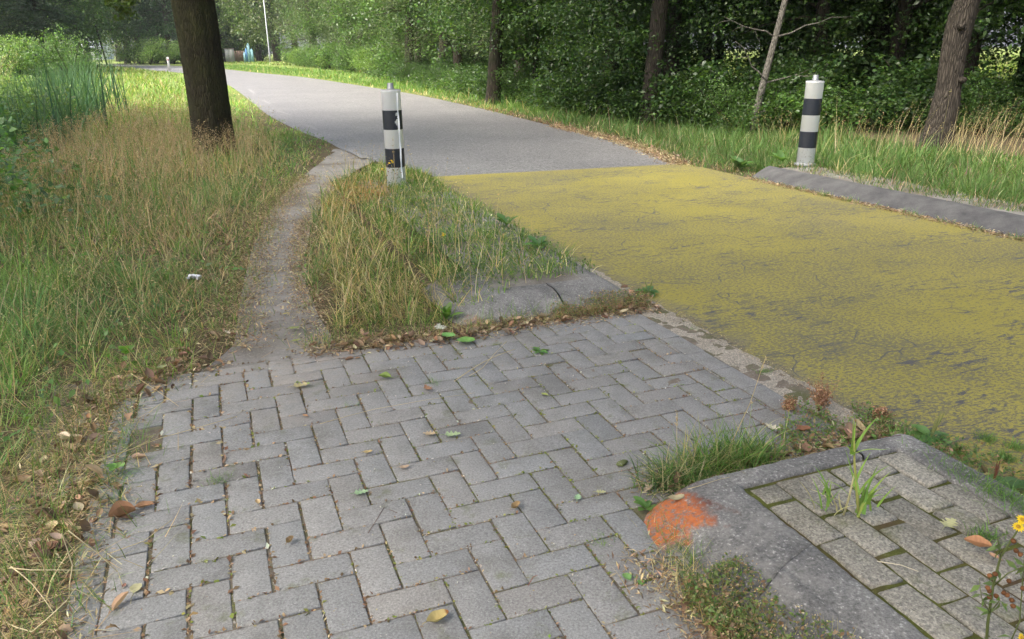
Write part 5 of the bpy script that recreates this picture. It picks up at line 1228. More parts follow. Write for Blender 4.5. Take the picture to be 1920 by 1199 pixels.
# ================================================================== SINGLE PLANTS
def tuft(name, label, cat, x, y, n, L, w, pal, spread=.04, lean=.35, bend=1.0, z=0.0, az=None, parts=None, segs=5, elong=None):
    P = np.c_[rng.normal(0, spread, n), rng.normal(0, spread, n), np.zeros(n)]
    if elong is not None: P[:, :2] += np.outer(rng.uniform(-1, 1, n), elong)
    A = rng.uniform(0, 2 * PI, n) if az is None else rng.normal(az[0], az[1], n)
    V, F, Cc, _ = blades(P, rng.uniform(*L, n), A, np.abs(rng.normal(lean, .25, n)), rng.normal(bend, .4, n), rng.uniform(.7, 1.3, n) * w, vary(pal, n, .18), segs)
    o = thing(name, label, cat, (x, y, z)); link('blades', mesh_arr(name, V, F, MAT['grass'], Cc), o); return o
def straw_child(o, pts, r=.0012, head=True, col=(.52, .42, .24)):
    a = Acc(); tube(a, pts, [r * (1 - .5 * t_) for t_ in np.linspace(0, 1, len(pts))], 5, col)
    if head:
        p1 = np.array(pts[-1]); p0 = np.array(pts[-2]); d = (p1 - p0) / np.linalg.norm(p1 - p0); Q = p1 - d * rng.uniform(0, .05, (26, 1)) + rng.normal(0, .0018, (26, 3))
        V, F, Cc = leaves(Q, .007, vary([(.5, .4, .25)], 26), LEAF2, out=d * 2.5, droop=0); a.add(V, F, Cc)
    link('seed_stalk', a.mesh('seed_stalk', MAT['grass']), o)
x, y, _ = W(1.50, 1.90)
ax = np.array(W(1, 0)[:2])
tf = tuft('grass_tuft', 'bushy green grass tuft growing against the front of the near kerb', 'grass tuft', x, y, 900, (.08, .22), .0042, [(.12, .22, .05), (.16, .28, .07), (.08, .16, .04), (.36, .34, .16)], .035, .45, 1.1, elong=ax * .17)
straw_child(tf, [(-.02, .02, 0), (.02, .03, .10), (.07, .05, .22), (.12, .09, .37)], .0016)
straw_child(tf, [(-.18, -.05, 0), (-.19, -.045, .12), (-.195, -.04, .235)], .001)
straw_child(tf, [(.05, .03, 0), (.075, .05, .13), (.09, .09, .20), (.10, .12, .19)], .001, True, (.3, .38, .18))
x, y, _ = W(1.27, 1.88)
tuft('grass_tuft', 'smaller dark green grass tuft at the orange painted corner of the near kerb', 'grass tuft', x, y, 360, (.08, .19), .0042, [(.10, .18, .05), (.07, .14, .04), (.40, .36, .2)], .035, .7, .9, elong=ax * .06)
# broad-bladed upright grass on the island
def broad_grass():
    g = G(1590, 965, .085); o = thing('tall_grass_plant', 'tall broad-bladed bright green grass plant rising from the weathered island pavers', 'grass plant', (g[0], g[1], .08))
    def shoot(n, base, top, L, w, sp, pal, az0):
        n_ = n; bz = rng.uniform(0, .55, n_); B = np.array(base)[None] * (1 - bz[:, None]) + np.array(top)[None] * bz[:, None]
        V, F, Cc, _ = blades(B + rng.normal(0, sp, (n_, 3)) * np.array([1, 1, .2]), rng.uniform(*L, n_), rng.normal(az0, 1.3, n_), np.abs(rng.normal(.25, .2, n_)), rng.normal(.7, .4, n_), w * rng.uniform(.6, 1.2, n_), vary(pal, n_, .12), 7); return V, F, Cc
    pal = [(.20, .32, .07), (.28, .42, .10), (.15, .27, .06)]; a = Acc()
    for args in ((9, (.022, -.008, 0), (-.008, .0, .22), (.09, .16), .011, .006, pal, 1.6), (9, (-.05, .01, 0), (-.055, .02, .10), (.07, .13), .009, .01, pal, 2.5), (10, (.03, -.01, 0), (.07, .0, .10), (.07, .14), .010, .01, pal, .4), (7, (-.02, .02, .0), (-.05, .02, .02), (.06, .10), .009, .02, [(.55, .50, .30), (.45, .38, .22)], 3.0)):
        a.add(*shoot(*args))
    link('blades', a.mesh('broad_blades', MAT['grass']), o)
    a = Acc(); tube(a, [(.028, -.008, 0), (.014, -.004, .08), (-.004, .0, .17), (-.014, .0, .24)], [.0042, .004, .003, .002], 7, (.42, .42, .14))
    tube(a, [(-.01, .005, 0), (.0, .008, .06), (.004, .008, .13)], [.003, .003, .002], 6, (.55, .5, .32)); link('stem', a.mesh('grass_stem', MAT['grass']), o)
    V, F, Cc, _ = blades(np.array([(-.014, 0, .20)] * 7) + rng.normal(0, .003, (7, 3)), rng.uniform(.09, .15, 7), np.array([2.4, 3.0, 1.2, .6, -.2, 3.6, 1.8]), np.array([.12, .3, .15, .5, .8, .6, .05]), np.array([.3, .6, .4, .8, 1.2, 1.0, .2]), .0115, vary([(.30, .44, .10), (.24, .38, .09)], 7, .08), 8)
    link('top_blades', mesh_arr('top_blades', V, F, MAT['grass'], Cc), o)
broad_grass()

def broadleaf(name, label, cat, x, y, n, L, wid, pal, z=0.0, spikes=0, rise=.35, curl=.5, seedpal=None, toothed=False, spl=(.08, .13)):
    """rosette of broad leaves, each a curved blade with a midrib"""
    o = thing(name, label, cat, (x, y, z)); a = Acc()
    for k in range(n):
        f = (lambda t_: max(.012, wid * math.sin(PI * min(1, t_ ** .85)) ** .75 * (1 + (.25 * math.sin(t_ * 34) if toothed else 0)) * (t_ > .16) + .02)) 
        V, T = leafgrid(1, f, 12, .35, 0); az = k * 2.4 + rng.normal(0, .3); l = rng.uniform(*L); up = rise * rng.uniform(.5, 1.4)
        yy = V[:, 1]; V = np.c_[V[:, 0], yy * math.cos(up), V[:, 2] + yy * math.sin(up) - curl * yy * yy * .5 + .012 * np.sin(yy * 15) * np.abs(V[:, 0]) * 4] * l
        c, s_ = math.cos(az), math.sin(az); V = np.c_[V[:, 0] * c - V[:, 1] * s_, V[:, 0] * s_ + V[:, 1] * c, np.maximum(V[:, 2], .002) + .002 * k]
        a.add(V, T, vary(pal, 1, .12)[0])
    link('leaves', a.mesh(name + '_leaves', MAT['leaf'], True), o)
    for k in range(spikes):
        b = Acc(); az = rng.uniform(0, 6.28); h = rng.uniform(*spl); q = [(math.cos(az) * .25 * h * t_, math.sin(az) * .25 * h * t_, h * t_) for t_ in np.linspace(0, 1, 6)]
        tube(b, q, [.0012, .0012, .0022, .0028, .0025, .001], 7, seedpal or (.20, .22, .08), .06); link('seed_spike', b.mesh('seed_spike', MAT['dry']), o)
    return o
PL = [(.10, .20, .07), (.13, .24, .08), (.08, .17, .06)]
def at(px, py, z=0.0): g = G(px, py, z); return g[0], g[1]
broadleaf('plantain', 'blue-green plantain with upright seed spikes on the yellow surface by the far island', 'weed', *at(1215, 552), 9, (.06, .10), .22, PL, 0, 2)
broadleaf('plantain', 'plantain with dark seed spikes behind the right corner of the near kerb', 'weed', *at(1742, 828), 10, (.06, .10), .24, PL, 0, 3)
broadleaf('plantain', 'large plantain with a thick dark brown spike on the road side of the near kerb', 'weed', *at(1858, 925), 11, (.07, .13), .26, PL, 0, 2, seedpal=(.12, .05, .03))
broadleaf('dandelion', 'toothed light green weed hanging over the near kerb top beside the yellow surface', 'weed', *at(1770, 880, .08), 10, (.04, .075), .2, [(.15, .27, .08), (.12, .22, .07)], .03, toothed=True)
broadleaf('dandelion', 'small toothed weed just below the orange painted kerb corner', 'weed', *at(1212, 958), 7, (.04, .07), .2, [(.17, .29, .08), (.13, .24, .06)], 0, toothed=True, rise=.6)
broadleaf('small_weed', 'tiny round-leaved weed in the joint left of the near kerb', 'weed', *at(1200, 1092), 5, (.02, .032), .38, [(.16, .28, .09)], 0, rise=.15)
broadleaf('small_weed', 'flat green weed in the paving joint in front of the far island', 'weed', *at(1012, 664), 9, (.03, .06), .2, [(.11, .21, .06)], 0, toothed=True, rise=.15)
broadleaf('dock', 'upright bright green dock leaves left of the orange stain on the far kerb', 'weed', *at(838, 600), 8, (.08, .14), .16, [(.15, .27, .06), (.11, .22, .05)], 0, rise=1.0)
broadleaf('dock', 'leafy green weed at the foot of the far island kerb', 'weed', *at(1050, 583), 10, (.05, .09), .2, [(.10, .19, .06)], 0, rise=.6)
broadleaf('small_weed', 'fresh green nettle-like weed at the left verge above the dead leaves', 'weed', *at(240, 690), 9, (.04, .07), .32, [(.16, .32, .06)], .06, rise=.9)
broadleaf('small_weed', 'small light green seedling over the left edge of the paving', 'weed', *at(222, 895), 5, (.03, .05), .34, [(.2, .36, .1)], .03, rise=.5)
broadleaf('small_weed', 'green weed beside the clean bollard on the opposite kerb', 'weed', *at(1465, 305, .1), 9, (.12, .2), .2, [(.13, .25, .07)], .1, rise=1.0)
broadleaf('dock', 'green broadleaf weed in the grass behind the opposite kerb end', 'weed', *at(1385, 318), 10, (.14, .24), .22, [(.10, .2, .06)], .0, rise=.8)
broadleaf('dock', 'broad green weed on the far island beside the yellow surface', 'weed', *at(950, 425, .08), 9, (.10, .17), .18, [(.10, .2, .05)], .08, rise=.9)
broadleaf('dock', 'broad green weed leaning over the far island kerb near its middle', 'weed', *at(1010, 465, .08), 9, (.08, .14), .2, [(.09, .19, .06)], .08, rise=.6)

# ragwort with daisy-like yellow flowers
def ragwort(label, x, y, z, stems, flowers, heads, hpal=(.16, .07, .03)):
    o = thing('ragwort', label, 'flower', (x, y, z)); a = Acc(); lv = []
    for q, r in stems:
        tube(a, q, [r * (1 - .55 * t_) for t_ in np.linspace(0, 1, len(q))], 7, (.14, .17, .06)); q = np.array(q)
        for k in range(8): i = rng.integers(0, len(q) - 1); lv.append(q[i] + (q[i + 1] - q[i]) * rng.random())
    link('stem', a.mesh('ragwort_stem', MAT['leaf'], True), o); lv = np.array(lv)
    V, F, Cc = leaves(lv, rng.uniform(.012, .035, len(lv)), vary([(.13, .2, .06)], len(lv)), LEAF4, wid=.7); link('leaves', mesh_arr('ragwort_leaves', V, F, MAT['leaf'], Cc), o)
    for c in flowers:
        b = Acc(); V = []; T = []; nrm = np.array(rng.normal(0, .35, 3)) + (0, -.4, .8); nrm /= np.linalg.norm(nrm); X = np.cross(nrm, (1, 0, 0)); X /= np.linalg.norm(X); Y = np.cross(nrm, X)
        for k in range(13):
            q = k * 2 * PI / 13; d = X * math.cos(q) + Y * math.sin(q); s_ = -X * math.sin(q) + Y * math.cos(q); L = .0125 * rng.uniform(.8, 1.1); c_ = np.array(c); i = len(V)
            V += [c_ + d * .003, c_ + d * L * .6 - s_ * .0024 + nrm * .001, c_ + d * L * .6 + s_ * .0024 + nrm * .001, c_ + d * L - nrm * .001]; T += [(i, i + 1, i + 3), (i, i + 3, i + 2)]
        b.add(V, np.array(T), (.85, .62, .02)); tube(b, [np.array(c) - nrm * .004, np.array(c) + nrm * .002], [.003, .004], 9, (.55, .33, .02)); link('flower', b.mesh('flower', MAT['leaf']), o)
    for c in heads:
        b = Acc(); tube(b, [np.array(c) - (0, 0, .004), np.array(c), np.array(c) + (0, 0, .004)], [.003, .0055, .004], 8, np.array(hpal) * rng.uniform(.6, 1.6), .1); link('seed_head', b.mesh('seed_head', MAT['dry']), o)
def Pz(dist, px, py): return np.array(G2(dist, px, py))
b0 = np.array(G(1848, 1232, .085)); yb = b0[1]
def rel(px, py, dy=0.0): return tuple(Pz(yb + dy, px, py) - b0)
main = [(0, 0, 0), rel(1852, 1170), rel(1862, 1100, .01), rel(1876, 1045, .01), rel(1905, 1000, .01), rel(1925, 955, .02)]
ragwort('ragwort with yellow flower and brown seed heads at the bottom right corner', *b0, [(main, .0035), ([rel(1862, 1100, .01), rel(1890, 1075), rel(1925, 1060)], .0018), ([rel(1856, 1150), rel(1875, 1125, -.01), rel(1882, 1135, -.01)], .0015), ([(.04, .0, 0), rel(1912, 1165, .01), rel(1918, 1080, .02), rel(1922, 1030, .02)], .0018), ([rel(1856, 1150), rel(1840, 1120), rel(1836, 1085)], .0013), ([rel(1876, 1045), rel(1870, 1010), rel(1893, 1000)], .0013)],
        [rel(1909, 988), rel(1917, 975, .01), rel(1915, 1196, .01)], [rel(px, py, rng.normal(0, .012)) for px, py in ((1856, 1080), (1866, 1077), (1852, 1103), (1855, 1109), (1892, 1090), (1905, 1033), (1913, 1040), (1882, 1112), (1888, 1116), (1868, 1118), (1897, 1126), (1900, 1137), (1918, 1104), (1855, 1120), (1900, 1015))])
g = np.array(G(735, 352, .08)); yb = g[1] - .16; b0 = np.array([g[0], yb, .07])
ragwort('small yellow flowers in front of the foot of the torn striped bollard', *b0, [([(0, 0, 0), rel(738, 335), rel(736, 318), rel(734, 303)], .002), ([(-.04, 0, 0), rel(724, 335), rel(717, 317)], .0018), ([(.02, 0, 0), rel(745, 335), rel(750, 318)], .0015)],
        [rel(734, 301), rel(736, 304), rel(717, 317), rel(719, 320), rel(730, 306)], [rel(px, py) for px, py in ((730, 316), (737, 318), (745, 319), (728, 322), (748, 315), (741, 326), (726, 330), (752, 324))])
g = np.array(G(832, 452, .085)); yb = g[1]; b0 = g
ragwort('single yellow flower in the green grass of the far island', *b0, [([(0, 0, 0), rel(832, 440)], .0015)], [rel(831, 438), rel(833, 440), rel(831, 441)], [])

# reddish dried weed
def dry_weed(px, py, h, label, n=42):
    x, y = at(px, py); o = thing('dried_weed', label, 'dead plant', (x, y, 0)); a = Acc(); ends = []
    for k in range(n):
        az = rng.uniform(0, 6.28); L = h * rng.uniform(.4, 1.0); sp = rng.uniform(.1, .5); q = [(math.cos(az) * sp * L * t_, math.sin(az) * sp * L * t_, L * t_) for t_ in np.linspace(0, 1, 4)]
        tube(a, q, [.0014, .0012, .0009, .0005], 4, (.28, .16, .10)); ends += [np.array(q[1]) * (1 - u_) + np.array(q[3]) * u_ for u_ in rng.random(5)]
    link('stem', a.mesh('dried_stems', MAT['dry']), o); E = np.repeat(np.array(ends), 7, 0) + rng.normal(0, .010, (len(ends) * 7, 3))
    V, F, Cc = leaves(E, rng.uniform(.004, .012, len(E)), vary([(.34, .19, .11), (.26, .14, .08), (.42, .28, .17)], len(E)), LEAF2); link('seed_heads', mesh_arr('dried_heads', V, F, MAT['dry'], Cc), o)
dry_weed(1535, 772, .15, 'reddish brown dried weed standing at the paving corner by the yellow surface', 34)
dry_weed(1650, 790, .06, 'low flattened reddish dead weed behind the near kerb corner', 30)
dry_weed(1480, 770, .05, 'low brownish dead weed on the paving left of the tall dried one', 24)
# stuff: low mats
def mats():
    def mat(name, label, cat, poly_uv, n, sz, pal, H, z=0.0, tm=LEAF4, pale=0):
        u0 = min(q[0] for q in poly_uv); u1 = max(q[0] for q in poly_uv); v0 = min(q[1] for q in poly_uv); v1 = max(q[1] for q in poly_uv)
        u = rng.uniform(u0, u1, n); v = rng.uniform(v0, v1, n); j = (vnoise(u, v, .04, 3) - .5) * .05; k = pip(u + j, v + j, poly_uv) & (vnoise(u, v, .09, 8) > .25); u, v = u[k], v[k]; x, y, _ = W(u, v); n = len(x)
        zz = z + H * rng.random(n) ** 1.2 * (.4 + vnoise(u, v, .07, 4)); V, F, Cc = leaves(np.c_[x, y, zz], rng.uniform(*sz, n), vary(pal, n, .2), tm, up=1.3, droop=-.2); a = Acc(); a.add(V, F, Cc)
        if pale:
            i = rng.integers(0, n, pale); P = np.c_[x[i], y[i], zz[i] + rng.uniform(0, .03, pale)]; V, F, Cc = leaves(P, rng.uniform(.004, .008, pale), vary([(.55, .45, .27), (.42, .30, .18)], pale), LEAF2, droop=-.6); a.add(V, F, Cc)
            V, F, Cc, _ = blades(P - (0, 0, .03), .04, rng.uniform(0, 6.28, pale), .3, .5, .0012, (.3, .28, .12), 2); a.add(V, F, Cc)
        stuff(name, a.mesh(name, MAT['leaf']), label, cat)
    mat('weeds', 'small-leaved weeds with pale seeds crowding the sloping left face of the near kerb', 'weeds', [(.95, .2), (1.08, .2), (1.20, .95), (1.19, 1.25), (1.14, 1.42), (.96, 1.38)], 15000, (.007, .017), [(.13, .20, .05), (.10, .16, .05), (.20, .24, .08), (.26, .18, .10)], .085, .012, LEAF4, 2200)
    mat('weeds', 'green chickweed between the dried weed and the near kerb', 'weeds', [(1.75, 1.84), (2.25, 1.83), (2.3, 2.02), (2.0, 2.16), (1.8, 2.05)], 3200, (.008, .02), [(.11, .20, .05), (.14, .24, .06), (.25, .17, .10)], .05, .0, LEAF4, 250)
    mat('weeds', 'mixed weeds along the road side of the near kerb', 'weeds', [(2.08, -.5), (2.35, -.5), (2.36, 1.5), (2.30, 1.8), (2.13, 1.72)], 6500, (.008, .022), [(.11, .20, .06), (.14, .24, .07), (.09, .16, .05), (.28, .2, .1)], .05, .01, LEAF4, 300)
    mat('weeds', 'sprawling weeds and dry stems at the right corner of the far island', 'weeds', [(1.55, 3.47), (2.12, 3.46), (2.2, 3.6), (2.05, 3.75), (1.6, 3.62)], 3800, (.008, .018), [(.14, .20, .06), (.32, .22, .12), (.22, .15, .09)], .05, .02, LEAF4, 400)
    # fine grass spilling over
    a = Acc()
    def fine(n, c, sd, L, z, pal, rot=0, w=.0022, th=.6):
        u = rng.normal(c[0], sd[0], n); v = rng.normal(c[1], sd[1], n); x, y, _ = W(u, v); V, F, Cc, _ = blades(np.c_[x, y, np.full(n, z)], rng.uniform(*L, n), rng.uniform(0, 6.28, n), np.abs(rng.normal(th, .3, n)), rng.normal(.9, .4, n), w, vary(pal, n, .2), 4); a.add(V, F, Cc)
    GG = [(.13, .24, .06), (.10, .19, .05), (.17, .28, .08)]
    fine(1300, (2.06, 1.15), (.035, .22), (.03, .08), .08, GG); fine(900, (2.03, .5), (.05, .3), (.03, .08), .08, GG); fine(160, (1.83, 1.22), (.02, .02), (.02, .05), .078, GG)
    fine(500, (1.10, 1.52), (.035, .07), (.04, .10), .01, GG + [(.45, .36, .2)]); fine(260, (1.03, 1.35), (.04, .12), (.05, .12), .0, STRAW)
    fine(260, (2.18, 1.80), (.03, .05), (.05, .12), .0, GG)
    for px, py, n in ((1850, 825, 160), (1880, 860, 240), (1905, 840, 160), (1800, 850, 120), (1550, 880, 60), (1130, 1020, 40), (815, 722, 50), (660, 765, 26), (1430, 700, 60), (1300, 620, 30), (410, 905, 120)):
        u, v = UV(*at(px, py)); fine(n, (u, v), (.018, .018), (.015, .05), .0, GG, w=.0018)
    for v_ in np.arange(3.2, 6.9, .33): fine(int(rng.uniform(10, 90)), (5.46 + rng.normal(0, .015), v_), (.02, .05), (.03, .10), .0, GG, w=.004)
    fine(350, (-.43, 2.75), (.06, .25), (.05, .14), .0, GG, th=.9); fine(240, (-.52, 2.1), (.05, .2), (.04, .12), .0, GG, th=.9)
    stuff('grass', a.mesh('kerb_grass', MAT['grass']), 'fine short grass creeping over kerbs and out of paving joints', 'grass')
    # moss and sprouts on the far island top (short)
mats()

# ================================================================== SINGLE FALLEN LEAVES, STRAWS, STONE
def oakf(t_): return max(.01, .26 * math.sin(PI * min(1, .12 + t_ * .86)) ** .7 * (1 + .42 * math.cos(t_ * 26)) * (1 if t_ > .1 else .12))
def roundf(t_): return .40 * math.sin(PI * min(1, max(.0, t_ * .96 + .02))) ** .6
def ovf(t_): return .27 * math.sin(PI * min(1, t_ * .93 + .04)) ** .8
def lanf(t_): return .15 * math.sin(PI * min(1, t_ * .95 + .03)) ** .7
def fallen(px, py, L, rz, kind, col, label, z=.014, curl=.3, fold=.3, tilt=0.0, stemL=.25, edge=None, zb=0.0, wave=.02):
    f = {'oak': oakf, 'round': roundf, 'oval': ovf, 'lance': lanf}[kind]; V, T = leafgrid(1, f, 26 if kind == 'oak' else 14, fold, 0)
    y = V[:, 1]; V[:, 2] += curl * (y - .5) ** 2 + wave * np.sin(y * 11 + V[:, 0] * 9); V[:, 2] -= V[:, 2].min(); V[:, 1] -= .5
    C_ = np.repeat(np.array([col]), len(V), 0) * np.exp(rng.normal(0, .08, (len(V), 1)))
    if edge is not None: C_ = np.where((V[:, 1] > .36)[:, None] | (np.abs(V[:, 0]) > .3)[:, None], np.array(edge), C_)
    g = G(px, py, zb); o = thing('fallen_leaf', label, 'leaf', (g[0], g[1], z + zb), rz, 'single fallen leaves'); o.rotation_euler = (tilt, 0, rz)
    link('blade', mesh_arr('leaf_blade', V * L, T, MAT['dry'], C_, True), o); a = Acc()
    s0 = V[2] * L; tube(a, [s0, s0 + np.array([.02, -.5, .05]) * L * stemL, s0 + np.array([.12, -1, .02]) * L * stemL], [.0011, .0009, .0007], 5, np.array(col) * .8); link('leaf_stalk', a.mesh('leaf_stalk', MAT['dry']), o)
    return o
fallen(822, 1172, .062, -.95, 'oval', (.47, .38, .17), 'yellowish tan leaf with a brown curled tip at the bottom edge of the paving', curl=.7, fold=1.0, edge=(.22, .10, .04))
fallen(848, 823, .062, -1.4, 'oak', (.33, .42, .24), 'pale green lobed leaf in the middle of the paving beside a tan one')
fallen(806, 821, .050, 1.5, 'oak', (.44, .34, .22), 'small tan lobed leaf just left of the pale green lobed leaf')
fallen(677, 932, .048, -1.25, 'oak', (.28, .40, .24), 'pale green lobed leaf lying alone left of centre on the paving')
fallen(1083, 941, .036, -.2, 'oak', (.30, .46, .27), 'small pale green leaf left of the orange kerb corner')
fallen(1126, 931, .034, -1.6, 'oak', (.36, .36, .20), 'narrow olive leaf scrap between the green leaf and the orange corner')
fallen(967, 960, .042, -.6, 'oval', (.33, .23, .12), 'curled brown leaf on the paving left of the orange corner', curl=1.1, fold=1.2)
fallen(690, 855, .034, -1.2, 'oval', (.46, .35, .17), 'small tan leaf left of the pale green lobed leaf pair', curl=.5)
fallen(758, 884, .036, -1.2, 'oval', (.42, .31, .22), 'small pinkish tan leaf below the lobed leaf pair', curl=.6)
fallen(545, 1024, .034, -.3, 'oval', (.30, .21, .12), 'tiny folded brown leaf on the lower left paving', curl=.9, fold=1.4)
fallen(257, 1112, .038, .15, 'round', (.42, .40, .24), 'round olive-yellow leaf with a long stalk near the lower left corner', stemL=1.2, curl=.1)
fallen(232, 976, .075, -1.0, 'oval', (.30, .17, .10), 'large curled brown leaf at the left paving edge', curl=.5, fold=2.2)
fallen(272, 958, .055, -1.2, 'oval', (.29, .17, .10), 'brown leaf just above the large curled one at the left paving edge', curl=.3, fold=.8)
fallen(565, 730, .075, -1.1, 'oak', (.42, .36, .20), 'tan and green lobed leaf on the paving at the start of the dirt path', edge=(.28, .36, .12))
fallen(722, 714, .060, 1.2, 'oval', (.20, .28, .08), 'dark green folded leaf on the paving below the far island', fold=1.2)
fallen(803, 736, .055, .6, 'oak', (.30, .17, .10), 'reddish brown leaf beside a grass sprout on the paving', curl=.8)
fallen(1021, 746, .036, .8, 'oval', (.32, .36, .12), 'small yellow-green leaf on the paving right of centre', curl=.2)
fallen(874, 648, .088, -1.5, 'round', (.17, .34, .09), 'smooth round green leaf right one of two at the foot of the far island', curl=.3, z=.02, stemL=.1)
fallen(841, 642, .075, 1.0, 'round', (.16, .33, .10), 'smooth round green leaf left one of two at the foot of the far island', curl=.5, z=.03)
fallen(826, 628, .09, .3, 'oak', (.52, .52, .46), 'whitish dry lobed leaf behind the two round green leaves', curl=.6, z=.03)
fallen(573, 786, .028, .9, 'oval', (.42, .24, .13), 'tiny orange-brown leaf at the left centre of the paving')
fallen(485, 951, .030, .5, 'oval', (.46, .35, .21), 'tiny tan leaf on the left paving near a wide joint', curl=.8, fold=1)
fallen(1163, 878, .030, .2, 'oval', (.20, .28, .06), 'small mossy green leaf by the grass tuft at the kerb', fold=.4)
fallen(1778, 992, .062, -.9, 'oak', (.42, .42, .23), 'olive lobed leaf lying on the island pavers', zb=.085)
fallen(1830, 1033, .062, 1.0, 'oval', (.42, .22, .12), 'orange-brown folded leaf on the island pavers', zb=.085, fold=1.3, curl=.6)
fallen(1862, 1052, .030, .4, 'oval', (.45, .27, .17), 'small orange-tan leaf right of the folded leaf on the island pavers', zb=.085)
fallen(1448, 818, .060, .9, 'oak', (.50, .46, .36), 'bleached pale lobed leaf between grass tuft and dried weed', curl=.8, z=.03)
fallen(1505, 822, .060, -1.3, 'oval', (.24, .12, .07), 'dark reddish brown leaf behind the near kerb', curl=.5, fold=.8, z=.03)
fallen(1265, 968, .055, -1.3, 'oval', (.36, .32, .20), 'tan leaf lying on the sloping orange painted kerb face', z=.06, curl=.7)
fallen(551, 620, .06, -1.3, 'oval', (.22, .25, .10), 'dark olive leaf on the trodden dirt path near the paving', z=.01)
fallen(555, 643, .045, -.9, 'oval', (.30, .34, .12), 'small olive leaf on the dirt path just above the paving', z=.01)
fallen(536, 592, .035, -.9, 'oval', (.42, .36, .14), 'small yellowish leaf further up the dirt path', z=.01)
fallen(1175, 1090, .030, .4, 'round', (.16, .30, .10), 'little round green leaf in the weeds left of the near kerb', curl=.1)

def straw(label, pts, r=.0014, col=(.55, .45, .25), head=False):
    P = [np.array(G(px, py, z)) for px, py, z in pts]; b = P[0].copy(); b[2] = 0
    o = thing('dry_stalk', label, 'straw', tuple(b), 0, 'single dry stalks'); a = Acc(); Q = [q - b for q in P]; Q2 = []
    for i in range(len(Q) - 1):
        for t_ in (0, .5): Q2.append(Q[i] * (1 - t_) + Q[i + 1] * t_ + rng.normal(0, .0015, 3) * (t_ > 0))
    Q2.append(Q[-1]); tube(a, Q2, [r * (1 - .4 * k / len(Q2)) for k in range(len(Q2))], 6, col); link('stalk', a.mesh('dry_stalk', MAT['dry']), o)
    a = Acc(); n = 24 if head else 1; E = Q2[-1] + (Q2[-2] - Q2[-1]) * rng.random((n, 1)) * (1 if head else .3); V, F, Cc = leaves(E, .012 if head else .006, vary([col], n), LEAF2, wid=.4); a.add(V, F, Cc); link('tip', a.mesh('stalk_tip', MAT['dry']), o)
straw('long pale straight straw lying across the left paving', [(178, 866, .03), (300, 822, .02), (444, 781, .016)])
straw('thin straw coming from the left verge down to the paving', [(245, 700, .12), (290, 730, .06), (335, 762, .02)], .0012)
straw('thin straw lying in the middle of the paving', [(600, 795, .012), (700, 768, .012), (890, 737, .012)], .0008)
straw('short white straw on the lower left paving joint', [(200, 1040, .02), (270, 1015, .014), (322, 975, .014)], .0012)
straw('bundle-like pale stalk pointing at the far island', [(852, 715, .012), (905, 680, .014), (965, 655, .03)], .0016)
straw('forked pale stalk beside the bundle at the far island', [(880, 705, .012), (905, 690, .014), (950, 640, .05)], .0012)
for k, (lab, pts) in enumerate([('broken pale stalk crossing the bottom left corner upward', [(5, 1165, .02), (60, 1185, .05), (100, 1150, .10), (140, 1104, .12), (210, 1140, .02)]),
        ('bent pale stalk forming a tall arch in the bottom left corner', [(130, 1130, .0), (136, 1060, .12), (115, 1000, .22), (155, 1060, .08)]),
        ('pale stalk leaning from the lower left grass to the paving', [(128, 995, .16), (180, 1035, .08), (220, 1072, .01)]),
        ('long horizontal pale stalk in the lower left corner', [(18, 1065, .08), (100, 1069, .07), (190, 1067, .02)]),
        ('pale stalk running diagonally in the bottom left corner', [(20, 1062, .10), (60, 1095, .06), (100, 1148, .03)]),
        ('thin pale stalk standing in the bottom left grass', [(95, 1100, .0), (80, 1060, .1), (54, 1015, .2)])]):
    straw(lab, pts, .0016, (.60, .52, .33))
straw('dark thin twig lying near the bottom edge of the paving', [(690, 1000, .012), (720, 952, .013), (745, 962, .012)], .0009, (.14, .08, .06))
straw('short reddish twig on the paving left of the near kerb', [(990, 1098, .013), (1000, 1082, .016), (1006, 1080, .02)], .0012, (.25, .10, .07))
straw('dark twig lying on top of the near kerb corner', [(1650, 822, .085 + .004), (1675, 818, .093), (1690, 816, .091)], .0016, (.13, .08, .07))
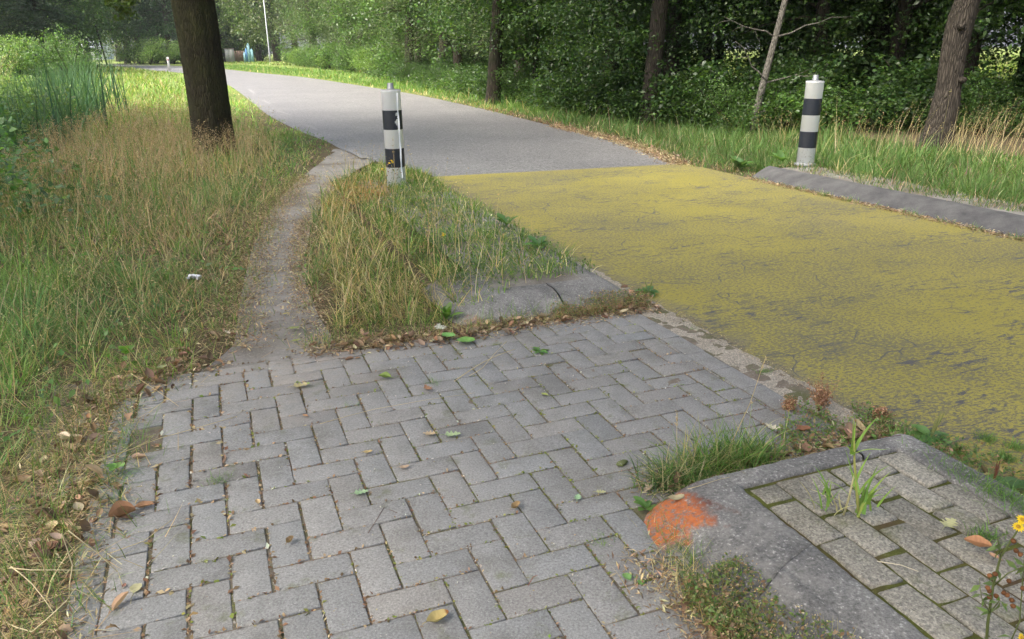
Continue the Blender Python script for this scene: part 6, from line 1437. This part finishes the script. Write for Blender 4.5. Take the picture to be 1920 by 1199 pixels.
straw('pale thin straw lying over the orange painted kerb', [(1290, 917, .09), (1330, 905, .093), (1368, 895, .09)], .0009)
straw('pale straw pair lying on the island pavers', [(1645, 1053, .088), (1690, 1060, .09), (1722, 1072, .088)], .0012, (.62, .56, .42))
# mossy stone and white scrap
def stone():
    x, y = at(1166, 876); a = Acc(); V = []; n = 12
    for i in range(7):
        ph = PI * i / 6
        for j in range(n): q = 2 * PI * j / n; r = .021 * (1 + .25 * math.sin(2 * q + 1) + rng.normal(0, .05)); V.append((math.cos(q) * r * math.sin(ph), math.sin(q) * r * .7 * math.sin(ph), .008 + .009 * math.cos(ph)))
    F = [(i * n + j, i * n + (j + 1) % n, (i + 1) * n + (j + 1) % n, (i + 1) * n + j) for i in range(6) for j in range(n)]
    a.add(V, np.array(F)); o = link('stone', a.mesh('stone', m_soil('mossy_stone', (.10, .13, .04), (.2, .22, .12), (.09, .11, .03)), True), None, (x, y, .008), .5); o['label'] = 'small flat mossy stone on the paving left of the grass tufts'; o['category'] = 'stone'
    x, y = at(366, 548); a = Acc(); n = 7; V = [(i / 6 * .07 - .03 + rng.normal(0, .006), j / 6 * .04 - .02 + rng.normal(0, .004), .03 * rng.random() + .02) for i in range(n) for j in range(n)]
    a.add(V, np.array([(i * n + j, i * n + j + 1, (i + 1) * n + j + 1, (i + 1) * n + j) for i in range(6) for j in range(6)])); o = link('paper_scrap', a.mesh('paper_scrap', m_plain('white_paper', (.7, .72, .74), .7)), None, (x, y, .06)); o['label'] = 'crumpled white scrap caught in the grass left of the dirt path'; o['category'] = 'litter'
stone()

# ================================================================== AIR
def haze():
    a = Acc(); x0, x1, y0, y1, z0, z1 = -720, 720, -200, 1250, -2.2, 48
    box(a, x0, x1, y0, y1, z0, z1); t = NT('haze_air')
    v = t.n("VolumePrincipled", {'Color': c4(.82, .88, .92), 'Density': .0003, 'Anisotropy': .25}).outputs[0]
    t.t.links.new(v, t.out.inputs[1]); link('haze', a.mesh('haze', t.m), kind='stuff', label='thin pale summer haze in the air', category='haze')
haze()
